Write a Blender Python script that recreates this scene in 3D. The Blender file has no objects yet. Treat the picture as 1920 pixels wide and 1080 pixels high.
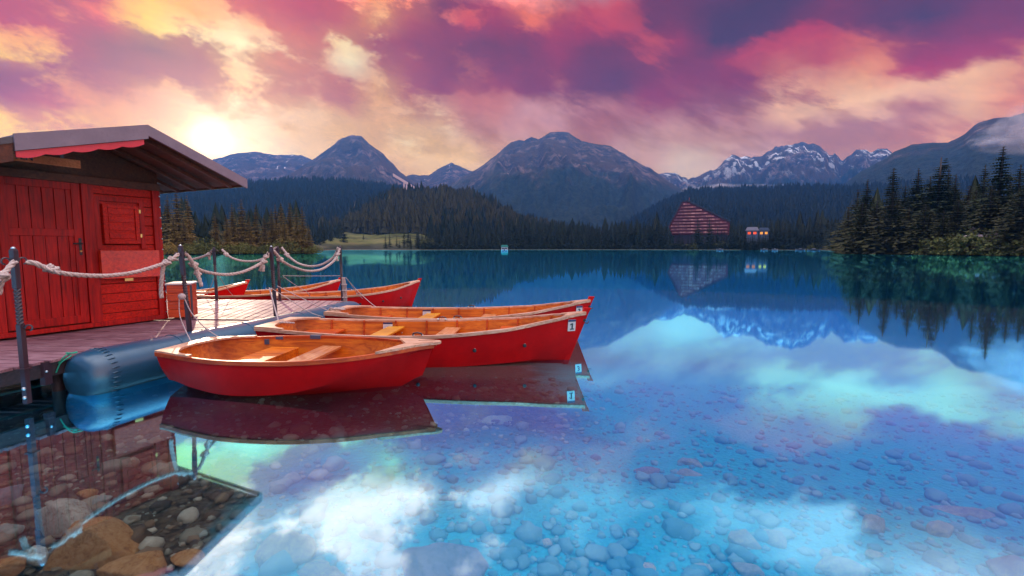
import bpy, bmesh, math, random
import numpy as np
from mathutils import Vector, Matrix
R = math.radians
random.seed(7); rng = np.random.default_rng(7)
S = bpy.context.scene; COL = S.collection
# ------------------------------------------------------------------ camera
FPX = 870.0; CAMH = 1.45; PIT = R(5.0)
cd = bpy.data.cameras.new('camera'); cam = bpy.data.objects.new('camera', cd); COL.objects.link(cam)
cd.sensor_width = 36; cd.lens = FPX/1920*36; cd.clip_start = .05; cd.clip_end = 40000
cam.location = (0, 0, CAMH); cam.rotation_euler = (R(90)-PIT, 0, 0); S.camera = cam
S.render.engine = 'CYCLES'
c = S.cycles
c.use_denoising = True
c.max_bounces = 6; c.diffuse_bounces = 2; c.glossy_bounces = 3; c.transmission_bounces = 3
c.volume_bounces = 0; c.transparent_max_bounces = 24; c.sample_clamp_indirect = 4; c.caustics_reflective = False; c.caustics_refractive = False
S.view_settings.view_transform = 'Standard'; S.view_settings.look = 'None'
S.view_settings.exposure = 0; S.view_settings.gamma = 1

def ray(px, py):
    a = (px-960)/FPX; b = (540-py)/FPX
    return Vector((a, math.cos(PIT)+b*math.sin(PIT), -math.sin(PIT)+b*math.cos(PIT)))
def at(px, py, z=None, Y=None):
    d = ray(px, py); t = (z-CAMH)/d.z if z is not None else Y/d.y
    return Vector((0, 0, CAMH)) + d*t
def lin(c):
    return tuple(((v/255)/12.92 if v/255 <= .04045 else ((v/255+.055)/1.055)**2.4) for v in c)

# ------------------------------------------------------------------ world
SUN_AZ = math.degrees(math.atan2(410-960, FPX)); SUN_EL = 11.0
W = bpy.data.worlds.new('World'); S.world = W; W.use_nodes = True
nt = W.node_tree; nt.nodes.clear(); N = nt.nodes.new; L = nt.links.new
def math_node(op, a, b=None, cc=None, clamp=False, tree=None):
    t = tree or nt
    n = t.nodes.new('ShaderNodeMath'); n.operation = op; n.use_clamp = clamp
    for i, v in enumerate((a, b, cc)):
        if v is None: continue
        if isinstance(v, (int, float)): n.inputs[i].default_value = v
        else: t.links.new(v, n.inputs[i])
    return n.outputs[0]
tc = N('ShaderNodeTexCoord'); sep = N('ShaderNodeSeparateXYZ'); L(tc.outputs['Generated'], sep.inputs[0])
az = math_node('MULTIPLY', math_node('ARCTAN2', sep.outputs[0], sep.outputs[1]), 57.2958)
el = math_node('MULTIPLY', math_node('ARCSINE', sep.outputs[2]), 57.2958)
cmb = N('ShaderNodeCombineXYZ'); L(az, cmb.inputs[0]); L(el, cmb.inputs[1])
def noise3(vec, scale, detail, rough, offs=0, strx=1.0, rot=0.0, tree=None):
    t = tree or nt
    m0 = t.nodes.new('ShaderNodeMapping'); m0.inputs['Rotation'].default_value = (0, 0, R(rot)); t.links.new(vec, m0.inputs[0])
    mp = t.nodes.new('ShaderNodeMapping'); mp.inputs['Location'].default_value = (offs, offs*.7, offs*.3)
    mp.inputs['Scale'].default_value = (strx, 1, 1); t.links.new(m0.outputs[0], mp.inputs[0])
    n = t.nodes.new('ShaderNodeTexNoise'); n.inputs['Scale'].default_value = scale; n.inputs['Detail'].default_value = detail; n.inputs['Roughness'].default_value = rough
    t.links.new(mp.outputs[0], n.inputs['Vector']); return n
# clouds: control colours by direction, their edges torn by noise streaked up to the right
n1 = noise3(cmb.outputs[0], .10, 6, .62, 3, .55, 15)
n2 = noise3(cmb.outputs[0], .33, 5, .6, 11, .6, 15)
def vm(op, a, b=None, s=None):
    n = N('ShaderNodeVectorMath'); n.operation = op
    for i, v in enumerate((a, b)):
        if v is None: continue
        if isinstance(v, tuple): n.inputs[i].default_value = v
        else: L(v, n.inputs[i])
    if s is not None:
        if isinstance(s, (int, float)): n.inputs['Scale'].default_value = s
        else: L(s, n.inputs['Scale'])
    return n.outputs[0]
def vm_sep(v, i):
    n = N('ShaderNodeSeparateXYZ'); L(v, n.inputs[0]); return n.outputs[i]
disp = vm('SCALE', vm('SUBTRACT', n1.outputs['Color'], (.5, .5, .5)), s=4.2)
disp2 = vm('SCALE', vm('SUBTRACT', n2.outputs['Color'], (.5, .5, .5)), s=2.6)
pos = vm('ADD', cmb.outputs[0], vm('ADD', disp, disp2))
pos = vm('MULTIPLY', pos, (1, 1, 0))
PTS = [(30,10,(215,60,60)),(110,5,(180,50,70)),(200,10,(235,90,90)),(60,60,(250,110,90)),(20,85,(255,205,90)),(115,85,(255,210,110)),
(140,50,(190,60,80)),(280,35,(255,215,130)),(250,80,(120,45,80)),(330,95,(140,55,90)),(395,112,(160,70,100)),(160,120,(150,65,100)),
(60,110,(190,80,110)),(40,165,(150,60,90)),(240,132,(165,80,115)),(360,15,(255,170,120)),(400,60,(255,232,185)),(470,100,(255,240,205)),
(480,15,(235,110,100)),(560,12,(195,65,90)),(595,25,(210,80,95)),(545,80,(235,130,120)),(620,60,(255,228,185)),(680,45,(255,212,165)),
(660,110,(255,240,208)),(720,15,(250,150,110)),(450,140,(245,200,170)),(560,150,(200,125,148)),(640,165,(188,113,143)),(710,150,(240,190,160)),
(200,170,(190,120,150)),(120,190,(205,120,140)),(35,228,(255,200,60)),(65,240,(255,230,60)),(110,220,(235,140,140)),(210,215,(225,160,160)),
(300,200,(215,160,165)),(410,255,(255,250,235)),(470,230,(248,225,210)),(360,230,(240,205,190)),(540,230,(230,190,180)),(620,240,(235,195,180)),
(700,225,(235,185,170)),(795,250,(255,245,215)),(770,238,(240,195,175)),(840,272,(238,195,178)),(850,300,(245,205,185)),(720,190,(232,178,160)),(780,90,(165,75,115)),(860,100,(138,63,113)),
(950,90,(135,60,110)),(840,20,(145,42,82)),(900,40,(200,85,110)),(985,25,(250,130,120)),(1060,70,(185,85,120)),(1110,105,(130,62,118)),
(1150,145,(120,60,118)),(1000,150,(150,85,130)),(900,185,(200,120,145)),(890,230,(225,150,155)),(1010,215,(228,160,170)),(1130,25,(200,85,115)),
(1250,15,(125,36,86)),(1360,50,(92,30,80)),(1440,25,(88,28,78)),(1250,80,(190,92,122)),(1350,125,(150,75,120)),(1430,90,(190,88,122)),
(1250,180,(158,88,138)),(1150,230,(200,130,150)),(1200,275,(228,170,175)),(1300,250,(220,160,165)),(1280,315,(245,205,195)),(1360,200,(170,105,145)),
(1430,215,(205,135,152)),(1500,195,(245,195,180)),(1470,245,(215,150,165)),(1530,45,(185,72,115)),(1600,25,(115,34,84)),(1700,40,(88,25,72)),
(1800,15,(130,35,80)),(1900,40,(140,40,85)),(1640,80,(215,100,125)),(1620,120,(245,175,155)),(1560,120,(185,85,125)),(1760,95,(212,105,128)),
(1700,140,(195,85,125)),(1840,105,(175,62,108)),(1620,183,(255,205,185)),(1750,186,(250,200,185)),(1860,165,(252,200,178)),(1900,120,(195,85,122)),
(1700,225,(220,145,165)),(1580,245,(212,150,172)),(1900,190,(225,135,145)),(730,110,(170,85,122)),(705,135,(200,130,148)),(820,150,(160,85,128)),(600,130,(205,128,145)),(760,140,(172,98,132)),(930,140,(150,75,122)),(1000,320,(235,188,190)),(1600,320,(232,178,188)),(300,320,(235,200,200)),(1150,330,(235,185,190)),(1430,290,(228,175,185)),(700,300,(238,195,185))]
CN_AMP = 3.0
HAZE_COL = (.07, .32, 1.0, 1); HAZE_D = 1.65e-4; HTOP, HFAR, HSIDE = 670., 3960., 3900.; HAZE_G = .35; HAZE_S = np.array((.050, .19, .63)); HAZE_K = np.array((.11, .33, .69))
def through_haze(c_, e_, a_=0):
    # the sky is seen through the haze, so it has to be that much brighter behind it
    e_ = max(e_, .5); T = math.exp(-HAZE_D*min(HTOP/math.sin(R(e_)), min(HFAR/math.cos(R(a_)), HSIDE/max(.01, abs(math.sin(R(a_)))))/math.cos(R(e_)))); ct = math.sin(R(e_))*math.sin(R(SUN_EL))+math.cos(R(e_))*math.cos(R(SUN_EL))*math.cos(R(a_-SUN_AZ))
    ph = (1-HAZE_G**2)/(4*math.pi*(1+HAZE_G**2-2*HAZE_G*ct)**1.5); return np.maximum(np.array(c_)-(HAZE_S+HAZE_K*ph)*(1-T), .010)/T
PL = []
for px, py, col in PTS:
    if py > 195 and px > 850: col = (col[0]*.91, col[1]*.975, col[2]*1.05)
    d = ray(px, py).normalized(); PL.append((math.degrees(math.atan2(d.x, d.y)), math.degrees(math.asin(d.z)), lin(col), .45 if (px, py) in ((660,110),(620,60),(680,45),(795,250),(850,300)) else 1.0))
# unseen sky above the frame, made up so its reflection comes out broken blue and white
TINT = np.array((.42, 1.80, 2.5))
HI = [(-52,33,(.10,.25,.45)),(-42,32,(.35,.55,.75)),(-34,28.5,(.85,.9,.95)),(-28,33,(.12,.32,.55)),(-22,30,(.85,.9,.95)),(-14,29.5,(.85,.9,.95)),(-17,36,(.5,.62,.8)),
 (-8,34,(.04,.2,.42)),(-3,30,(.5,.66,.82)),(3,34,(.03,.18,.42)),(9,30,(.1,.32,.55)),(14,34,(.01,.13,.38)),(20,31,(.03,.2,.45)),(28,35,(.01,.13,.36)),
 (27,29,(.12,.36,.6)),(36,29,(.22,.5,.75)),(38,35,(.03,.2,.45)),(48,30,(.4,.62,.85)),(0,42,(.03,.18,.42)),(-25,42,(.04,.2,.42)),(25,44,(.02,.16,.4))]
HI = [(a_, e_, tuple(np.array(c_)/TINT/.5)) for a_, e_, c_ in HI]
PL += [(a_, e_, c_, 1.6) for a_, e_, c_ in HI]
PA = np.array([[p[0], p[1]] for p in PL]); PC = np.array([p[2] for p in PL]); PW = np.array([p[3] for p in PL])
LUM = PC @ np.array((.35, .5, .15)); LL = np.log(LUM+.02)
DD = np.hypot((PA[:, None, 0]-PA[None, :, 0])*.8, (PA[:, None, 1]-PA[None, :, 1])*1.3); GW = np.exp(-(DD/6.5)**2)
mean_ = (GW*LL[None]).sum(1)/GW.sum(1); PT = np.clip(.5+(mean_-LL)/1.25, 0, 1)     # 1 = cloud shadow, 0 = lit gap, judged against its surroundings
def fields(a_, e_):
    d = np.hypot((PA[:, 0]-a_)*.8, (PA[:, 1]-e_)*1.35)
    w = PW*(d+.8)**-4.0; t = (PT*w).sum()/w.sum()
    w2 = PW*(d+.6)**-4.4; wl = w2*((1-PT)**1.8+.05); wd = w2*(PT**1.8+.05)
    return (PC*wl[:, None]).sum(0)/wl.sum(), (PC*wd[:, None]).sum(0)/wd.sum(), t
ax = vm_sep(pos, 0); eln = vm_sep(pos, 1); azn = math_node('MULTIPLY_ADD', ax, 1/108, .5)
ROWS = [0, 2.5, 5, 7.5, 10, 12, 14, 16, 18, 20, 22, 24, 26, 29, 33, 38, 45]
litc = shdc = bias = None
def new_ramp(stops, fac):
    r = N('ShaderNodeValToRGB'); L(fac, r.inputs[0]); el_ = r.color_ramp.elements
    while len(el_) > 1: el_.remove(el_[-1])
    for q, cc in enumerate(stops):
        x = el_[0] if q == 0 else el_.new(q/31); x.position = q/31; x.color = cc
    return r
def cmix(f, a, b):
    mx = N('ShaderNodeMix'); mx.data_type = 'RGBA'; L(f, mx.inputs[0]); L(a, mx.inputs[6]); L(b, mx.inputs[7]); return mx.outputs[2]
for k, e_ in enumerate(ROWS):
    F_ = [fields((q/31-.5)*108, e_) for q in range(32)]; azs_ = [(q/31-.5)*108 for q in range(32)]
    rl = new_ramp([(*through_haze(f_[0]*(.93 if a_ > -25 else 1), e_, a_), f_[2]) for f_, a_ in zip(F_, azs_)], azn); rd_ = new_ramp([(*through_haze(f_[1]*.80, e_, a_), 1) for f_, a_ in zip(F_, azs_)], azn)
    if k == 0: litc, shdc, bias = rl.outputs[0], rd_.outputs[0], rl.outputs[1]
    else:
        f = math_node('DIVIDE', math_node('SUBTRACT', eln, ROWS[k-1]), e_-ROWS[k-1], clamp=True)
        litc = cmix(f, litc, rl.outputs[0]); shdc = cmix(f, shdc, rd_.outputs[0])
        bias = math_node('MULTIPLY_ADD', f, math_node('SUBTRACT', rl.outputs[1], bias), bias)
cl1 = noise3(cmb.outputs[0], .22, 10, .62, 21, .55, 4); cl2 = noise3(cmb.outputs[0], .22, 10, .60, 41, .30, 27)
rside = math_node('MULTIPLY_ADD', az, 1/22, .3, clamp=True)
cn = math_node('MULTIPLY_ADD', rside, math_node('SUBTRACT', cl2.outputs[0], cl1.outputs[0]), cl1.outputs[0])
mk = math_node('ADD', math_node('ADD', bias, .12), math_node('MULTIPLY', math_node('SUBTRACT', cn, .5), CN_AMP))
mr_ = N('ShaderNodeMapRange'); mr_.interpolation_type = 'SMOOTHSTEP'; L(mk, mr_.inputs[0]); mr_.inputs[1].default_value = .30; mr_.inputs[2].default_value = .70
skyc = cmix(mr_.outputs[0], litc, shdc)
det = noise3(cmb.outputs[0], .45, 7, .66, 61, .5, 15)
skyc = vm('SCALE', skyc, s=math_node('MULTIPLY_ADD', det.outputs[0], .62, .64))
# sky overhead and behind the viewer: unseen bright fill added to light the scene, on top of the Nishita sky
ns = N('ShaderNodeTexSky'); ns.sky_type = 'NISHITA'; ns.sun_disc = False; ns.sun_elevation = R(SUN_EL); ns.sun_rotation = R(SUN_AZ)
nish = vm('SCALE', ns.outputs[0], s=.10)
zen = N('ShaderNodeMapRange'); zen.interpolation_type = 'SMOOTHSTEP'; L(el, zen.inputs[0]); zen.inputs[1].default_value = 38; zen.inputs[2].default_value = 70
zm = N('ShaderNodeMix'); zm.data_type = 'RGBA'; L(zen.outputs[0], zm.inputs[0]); zm.inputs[6].default_value = (.95, .62, .56, 1); zm.inputs[7].default_value = (3.4, 3.2, 3.3, 1)
# part of the added fill: bright and warm to the right rear, dusky blue straight behind
dr = N('ShaderNodeVectorMath'); dr.operation = 'DOT_PRODUCT'; L(tc.outputs['Generated'], dr.inputs[0]); dr.inputs[1].default_value = Vector((.93, -.36, 0)).normalized()
rm = N('ShaderNodeMapRange'); rm.interpolation_type = 'SMOOTHSTEP'; L(dr.outputs['Value'], rm.inputs[0]); rm.inputs[1].default_value = .25; rm.inputs[2].default_value = .95
hm = N('ShaderNodeMix'); hm.data_type = 'RGBA'; L(rm.outputs[0], hm.inputs[0]); hm.inputs[6].default_value = (.26, .26, .46, 1); hm.inputs[7].default_value = (1.9, 1.15, .90, 1); L(hm.outputs[2], zm.inputs[6])
BACK = vm('ADD', nish, zm.outputs[2])
front = N('ShaderNodeMapRange'); front.interpolation_type = 'SMOOTHSTEP'
dist = N('ShaderNodeVectorMath'); dist.operation = 'LENGTH'
L(vm('MULTIPLY', vm('SUBTRACT', cmb.outputs[0], (0, 10, 0)), (.55, 1, 0)), dist.inputs[0])
L(dist.outputs['Value'], front.inputs[0]); front.inputs[1].default_value = 30; front.inputs[2].default_value = 44
mix = N('ShaderNodeMix'); mix.data_type = 'RGBA'; L(front.outputs[0], mix.inputs[0]); L(skyc, mix.inputs[6]); L(BACK, mix.inputs[7])
# glow round the sun
sd = Vector((math.sin(R(SUN_AZ))*math.cos(R(SUN_EL)), math.cos(R(SUN_AZ))*math.cos(R(SUN_EL)), math.sin(R(SUN_EL))))
dt = N('ShaderNodeVectorMath'); dt.operation = 'DOT_PRODUCT'; L(tc.outputs['Generated'], dt.inputs[0]); dt.inputs[1].default_value = sd
ang = math_node('ARCCOSINE', math_node('MINIMUM', dt.outputs['Value'], .999999))
g1 = math_node('EXPONENT', math_node('MULTIPLY', math_node('POWER', math_node('DIVIDE', ang, R(1.5)), 2), -1))
g2 = math_node('EXPONENT', math_node('MULTIPLY', math_node('DIVIDE', ang, R(7.0)), -1))
glow = vm('ADD', vm('SCALE', (2.0, 1.6, 1.1), s=g1), vm('SCALE', (1.25, .80, .40), s=g2))
out = vm('ADD', mix.outputs[2], glow)
bg = N('ShaderNodeBackground'); L(out, bg.inputs[0]); bg.inputs[1].default_value = 1.0
wo = N('ShaderNodeOutputWorld'); L(bg.outputs[0], wo.inputs[0])
W.cycles.sampling_method = 'MANUAL'; W.cycles.sample_map_resolution = 512
# ------------------------------------------------------------------ sun
sl = bpy.data.lights.new('sun', 'SUN'); sl.energy = 2.2; sl.angle = R(.6); sl.color = (1, .78, .55)
so = bpy.data.objects.new('sun', sl); COL.objects.link(so); so.rotation_euler = (-sd).to_track_quat('-Z', 'Y').to_euler(); so.location = sd*50

# ------------------------------------------------------------------ helpers
class MB:
    def __init__(s): s.v = []; s.f = []; s.uv = None
    def add(s, vs, fs):
        o = len(s.v); s.v += [tuple(v) for v in vs]; s.f += [tuple(i+o for i in f) for f in fs]; return s
    def box(s, c0, size, M=None, rz=0):
        hx, hy, hz = (k/2 for k in size); vs = [Vector((x*hx, y*hy, z*hz)) for x in (-1, 1) for y in (-1, 1) for z in (-1, 1)]
        if rz: vs = [Matrix.Rotation(rz, 3, 'Z') @ v for v in vs]
        vs = [v+Vector(c0) for v in vs]
        if M: vs = [M @ v for v in vs]
        return s.add(vs, [(0,1,3,2),(4,6,7,5),(0,4,5,1),(2,3,7,6),(0,2,6,4),(1,5,7,3)])
    def tube(s, pts, r, n=8, cap=True, M=None):
        pts = [Vector(p) for p in pts]; m = len(pts); rr = r if isinstance(r, (list, tuple)) else [r]*m
        up = Vector((0, 0, 1)); vs = []; prev = None
        for i, p in enumerate(pts):
            t = (pts[min(i+1, m-1)]-pts[max(i-1, 0)]).normalized()
            if prev is None:
                a = t.cross(up) if abs(t.dot(up)) < .95 else t.cross(Vector((1, 0, 0)))
            else: a = prev - t*prev.dot(t)
            a.normalize(); b = t.cross(a); prev = a
            for k in range(n):
                q = 2*math.pi*k/n; vs.append(p+(a*math.cos(q)+b*math.sin(q))*rr[i])
        fs = [(i*n+k, i*n+(k+1) % n, (i+1)*n+(k+1) % n, (i+1)*n+k) for i in range(m-1) for k in range(n)]
        if cap: fs += [tuple(range(n))[::-1], tuple((m-1)*n+k for k in range(n))]
        if M: vs = [M @ v for v in vs]
        return s.add(vs, fs)
    def rope(s, pts, r, pitch=None, n=6, sub=None):
        # three strands laid round the path
        pts = smooth_path(pts, sub or max(12, int(path_len(pts)/(r*.9))))
        pitch = pitch or r*7; m = len(pts); L_ = 0; strands = [[], [], []]; prev = None
        for i, p in enumerate(pts):
            if i: L_ += (p-pts[i-1]).length
            t = (pts[min(i+1, m-1)]-pts[max(i-1, 0)]).normalized()
            if prev is None: a = t.cross(Vector((.1, .2, 1)))
            else: a = prev - t*prev.dot(t)
            a.normalize(); b = t.cross(a); prev = a
            for k in range(3):
                q = 2*math.pi*(L_/pitch+k/3); strands[k].append(p+(a*math.cos(q)+b*math.sin(q))*r*.48)
        for st in strands: s.tube(st, r*.55, n)
        return s
    def sphere(s, c0, r, u=10, v=7, M=None, sc=(1, 1, 1)):
        vs = []; fs = []
        for j in range(v+1):
            ph = math.pi*j/v
            for i in range(u):
                th = 2*math.pi*i/u; q = Vector((r*sc[0]*math.sin(ph)*math.cos(th), r*sc[1]*math.sin(ph)*math.sin(th), r*sc[2]*math.cos(ph)))+Vector(c0)
                vs.append(M @ q if M else q)
        fs = [(j*u+i, (j+1)*u+i, (j+1)*u+(i+1) % u, j*u+(i+1) % u) for j in range(v) for i in range(u)]
        return s.add(vs, fs)
    def prism(s, poly, z0, z1, M=None):
        n = len(poly); vs = [Vector((x, y, z0)) for x, y in poly]+[Vector((x, y, z1)) for x, y in poly]
        if M: vs = [M @ v for v in vs]
        return s.add(vs, [tuple(range(n))[::-1], tuple(range(n, 2*n))]+[(i, (i+1) % n, (i+1) % n+n, i+n) for i in range(n)])
    def build(s, name, mat, parent=None, smooth=False, bevel=0, label=None):
        me = bpy.data.meshes.new(name); me.from_pydata(s.v, [], s.f); me.update()
        bm = bmesh.new(); bm.from_mesh(me)
        bmesh.ops.remove_doubles(bm, verts=bm.verts, dist=1e-5)
        bmesh.ops.recalc_face_normals(bm, faces=bm.faces); bm.to_mesh(me); bm.free()
        if smooth: me.polygons.foreach_set('use_smooth', [True]*len(me.polygons))
        me.materials.append(mat); o = bpy.data.objects.new(name, me); COL.objects.link(o)
        if parent: o.parent = parent
        if bevel:
            b = o.modifiers.new('bevel', 'BEVEL'); b.width = bevel; b.segments = 2; b.limit_method = 'ANGLE'; b.angle_limit = R(40)
        if label: o['label'] = label
        return o
def path_len(pts): return sum((Vector(pts[i+1])-Vector(pts[i])).length for i in range(len(pts)-1))
def smooth_path(pts, n):
    pts = [Vector(p) for p in pts]
    if len(pts) < 3: return [pts[0].lerp(pts[-1], i/(n-1)) for i in range(n)]
    out_ = []; m = len(pts)-1
    for i in range(n):
        u = i/(n-1)*m; k = min(int(u), m-1); t = u-k
        p0 = pts[max(k-1, 0)]; p1 = pts[k]; p2 = pts[k+1]; p3 = pts[min(k+2, m)]
        out_.append(.5*((2*p1)+(-p0+p2)*t+(2*p0-5*p1+4*p2-p3)*t*t+(-p0+3*p1-3*p2+p3)*t**3))
    return out_
def np_obj(name, V, F, mat, parent=None, smooth=False):
    me = bpy.data.meshes.new(name); k = F.shape[1]
    me.vertices.add(len(V)); me.vertices.foreach_set('co', V.astype(np.float32).ravel())
    me.loops.add(F.size); me.loops.foreach_set('vertex_index', F.astype(np.int32).ravel())
    me.polygons.add(len(F)); me.polygons.foreach_set('loop_start', np.arange(0, F.size, k, dtype=np.int32)); me.polygons.foreach_set('loop_total', np.full(len(F), k, dtype=np.int32))
    me.update(calc_edges=True)
    if smooth: me.polygons.foreach_set('use_smooth', np.ones(len(F), dtype=bool))
    me.materials.append(mat); o = bpy.data.objects.new(name, me); COL.objects.link(o)
    if parent: o.parent = parent
    return o
def tag(o, label=None, cat=None, group=None, kind=None):
    if label: o['label'] = label
    if cat: o['category'] = cat
    if group: o['group'] = group
    if kind: o['kind'] = kind
    return o
def empty(name, loc=(0, 0, 0), rz=0):
    o = bpy.data.objects.new(name, None); COL.objects.link(o); o.location = loc; o.rotation_euler = (0, 0, rz); o.empty_display_size = .1; return o
def copy_tree(o, parent=None):
    c_ = o.copy(); COL.objects.link(c_); c_.parent = parent
    for ch in list(o.children): copy_tree(ch, c_)
    return c_
def text_mesh(txt, name, size, mat, parent, M, depth=.001):
    cu = bpy.data.curves.new('tmp', 'FONT'); cu.body = txt; cu.size = size; cu.align_x = 'CENTER'; cu.align_y = 'CENTER'; cu.extrude = depth
    cu.offset = size*.03
    to = bpy.data.objects.new('tmp', cu); COL.objects.link(to)
    me = bpy.data.meshes.new_from_object(to); bpy.data.objects.remove(to); me.materials.clear(); me.materials.append(mat); me.name = name
    o = bpy.data.objects.new(name, me); COL.objects.link(o); me.transform(M); o.parent = parent; return o
def plate_holes(name, outer, holes, z, th, mat, parent, bevel=0):
    cu = bpy.data.curves.new('tmp', 'CURVE'); cu.dimensions = '2D'; cu.fill_mode = 'BOTH'; cu.extrude = th/2
    for ring in [outer]+holes:
        sp = cu.splines.new('POLY'); sp.points.add(len(ring)-1)
        for i, (x, y) in enumerate(ring): sp.points[i].co = (x, y, 0, 1)
        sp.use_cyclic_u = True
    to = bpy.data.objects.new('tmp', cu); COL.objects.link(to)
    me = bpy.data.meshes.new_from_object(to); bpy.data.objects.remove(to); me.materials.clear(); me.materials.append(mat); me.name = name
    if callable(z):
        for v in me.vertices: v.co.z += z(v.co.x)
    else:
        for v in me.vertices: v.co.z += z
    o = bpy.data.objects.new(name, me); COL.objects.link(o); o.parent = parent
    return o

# ------------------------------------------------------------------ materials
class Mat:
    def __init__(s, name, rough=.6, spec=.5):
        s.m = bpy.data.materials.new(name); s.m.use_nodes = True; s.t = s.m.node_tree; s.b = s.t.nodes['Principled BSDF']
        s.b.inputs['Roughness'].default_value = rough; s.b.inputs['Specular IOR Level'].default_value = spec
        s.tc = s.t.nodes.new('ShaderNodeTexCoord')
    def n(s, k): return s.t.nodes.new(k)
    def l(s, a, b): s.t.links.new(a, b)
    def noise(s, scale, detail=4, rough=.55, st=(1, 1, 1), rot=(0, 0, 0), dist=0, coord='Object'):
        mp = s.n('ShaderNodeMapping'); mp.inputs['Scale'].default_value = st; mp.inputs['Rotation'].default_value = rot; s.l(s.tc.outputs[coord], mp.inputs[0])
        n = s.n('ShaderNodeTexNoise'); n.inputs['Scale'].default_value = scale; n.inputs['Detail'].default_value = detail; n.inputs['Roughness'].default_value = rough
        n.inputs['Distortion'].default_value = dist
        s.l(mp.outputs[0], n.inputs['Vector']); return n.outputs[0]
    def ramp(s, fac, stops, interp='LINEAR'):
        r = s.n('ShaderNodeValToRGB'); s.l(fac, r.inputs[0]); r.color_ramp.interpolation = interp; e = r.color_ramp.elements
        while len(e) > 1: e.remove(e[-1])
        e[0].position = stops[0][0]; e[0].color = (*stops[0][1], 1)
        for p, cc in stops[1:]: q = e.new(p); q.color = (*cc, 1)
        return r.outputs[0]
    def mixc(s, fac, a, b, mode='MIX'):
        m = s.n('ShaderNodeMix'); m.data_type = 'RGBA'; m.blend_type = mode
        for i, v in ((0, fac), (6, a), (7, b)):
            if isinstance(v, tuple): m.inputs[i].default_value = (*v, 1)
            elif isinstance(v, (int, float)): m.inputs[i].default_value = v
            else: s.l(v, m.inputs[i])
        return m.outputs[2]
    def math(s, op, a, b=None, cc=None, clamp=False): return math_node(op, a, b, cc, clamp, s.t)
    def color(s, x):
        if isinstance(x, tuple): s.b.inputs['Base Color'].default_value = (*x, 1)
        else: s.l(x, s.b.inputs['Base Color'])
        return s
    def bump(s, h, strength=.4, dist=.01):
        b = s.n('ShaderNodeBump'); b.inputs['Strength'].default_value = strength; b.inputs['Distance'].default_value = dist; s.l(h, b.inputs['Height']); s.l(b.outputs[0], s.b.inputs['Normal']); return s
    def rough(s, x): s.l(x, s.b.inputs['Roughness']); return s

def wood(name, a, b, cdark, rough=.4, axis=0, scale=9, spec=.5, wear=None, bump=.25, coat=0):
    m = Mat(name, rough, spec); st = [7, 7, 7]; st[axis] = .5
    g = m.noise(scale, 6, .6, tuple(st), dist=.6); big = m.noise(1.7, 3, .5)
    col = m.ramp(g, [(.3, cdark), (.5, a), (.7, b)])
    col = m.mixc(m.ramp(big, [(.35, (0, 0, 0)), (.7, (1, 1, 1))]), col, m.mixc(1.0, col, (.62, .55, .55), 'MULTIPLY'))
    if wear:
        w = m.ramp(m.noise(14, 6, .7, tuple(st)), [(.62, (0, 0, 0)), (.72, (1, 1, 1))]); col = m.mixc(w, col, wear)
    m.color(col); m.bump(g, bump, .004)
    m.rough(m.math('MULTIPLY_ADD', big, .35, rough-.15))
    if coat: m.b.inputs['Coat Weight'].default_value = coat; m.b.inputs['Coat Roughness'].default_value = .25
    return m.m
M_ = {}
M_['red_wall'] = wood('red_stained_boards', (.60, .012, .006), (.80, .03, .008), (.26, .004, .004), .45, 0, 6, spec=.25)
M_['red_door'] = wood('red_stained_door_boards', (.42, .008, .008), (.58, .015, .010), (.18, .004, .006), .45, 2, 6, spec=.25)
M_['red_frame'] = wood('red_frame_wood', (.46, .010, .010), (.62, .02, .012), (.22, .005, .006), .45, 2, 5, spec=.25)
M_['red_bright'] = wood('bright_red_flap_wood', (.70, .03, .006), (.82, .06, .012), (.45, .015, .006), .35, 0, 4, coat=.2)
M_['orange_box'] = wood('orange_red_box_wood', (.72, .07, .006), (.9, .13, .01), (.42, .03, .004), .4, 0, 4)
M_['soffit'] = wood('brown_roof_lining', (.13, .03, .012), (.19, .05, .02), (.06, .012, .008), .7, 0, 5)
M_['sign_wood'] = wood('pale_sign_wood', (.8, .30, .12), (.9, .4, .18), (.6, .2, .08), .6, 0, 8)
M_['varnish'] = wood('varnished_orange_wood', (.72, .17, .012), (.88, .28, .022), (.42, .07, .006), .36, 0, 3, bump=.1, spec=.35)
M_['varnish_red'] = wood('varnished_red_brown_wood', (.58, .08, .010), (.72, .13, .018), (.32, .03, .006), .36, 0, 3, bump=.1, spec=.35)
M_['thwart'] = wood('pale_worn_seat_wood', (.62, .24, .09), (.8, .42, .24), (.42, .12, .03), .3, 1, 5, bump=.1, coat=.3)
M_['deckwood'] = wood('worn_pale_stern_board', (.74, .42, .28), (.85, .62, .48), (.5, .22, .1), .35, 0, 6, bump=.1)
M_['yellow_seat'] = wood('yellow_varnished_seat', (.75, .32, .02), (.85, .42, .04), (.55, .18, .01), .35, 0, 5)
M_['plank'] = None
def plank_mat():
    m = Mat('weathered_mauve_planks', .4, .18)
    g = m.noise(6, 6, .62, (.6, 9, 9), dist=.5); g2 = m.noise(3.1, 4, .6)
    oi = m.n('ShaderNodeObjectInfo')
    gi = m.n('ShaderNodeNewGeometry')
    col = m.ramp(g, [(.3, (.10, .04, .055)), (.5, (.30, .15, .18)), (.72, (.56, .38, .42))])
    col = m.mixc(m.ramp(gi.outputs['Random Per Island'], [(0, (.0, .0, .0)), (1, (.6, .6, .6))]), col, (.40, .24, .28))
    col = m.mixc(m.ramp(g2, [(.35, (0, 0, 0)), (.7, (.7, .7, .7))]), col, m.mixc(1.0, col, (.5, .4, .45), 'MULTIPLY'))
    m.color(col); m.bump(g, .35, .006); m.rough(m.math('MULTIPLY_ADD', g2, .35, .38)); return m.m
M_['plank'] = plank_mat()
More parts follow.
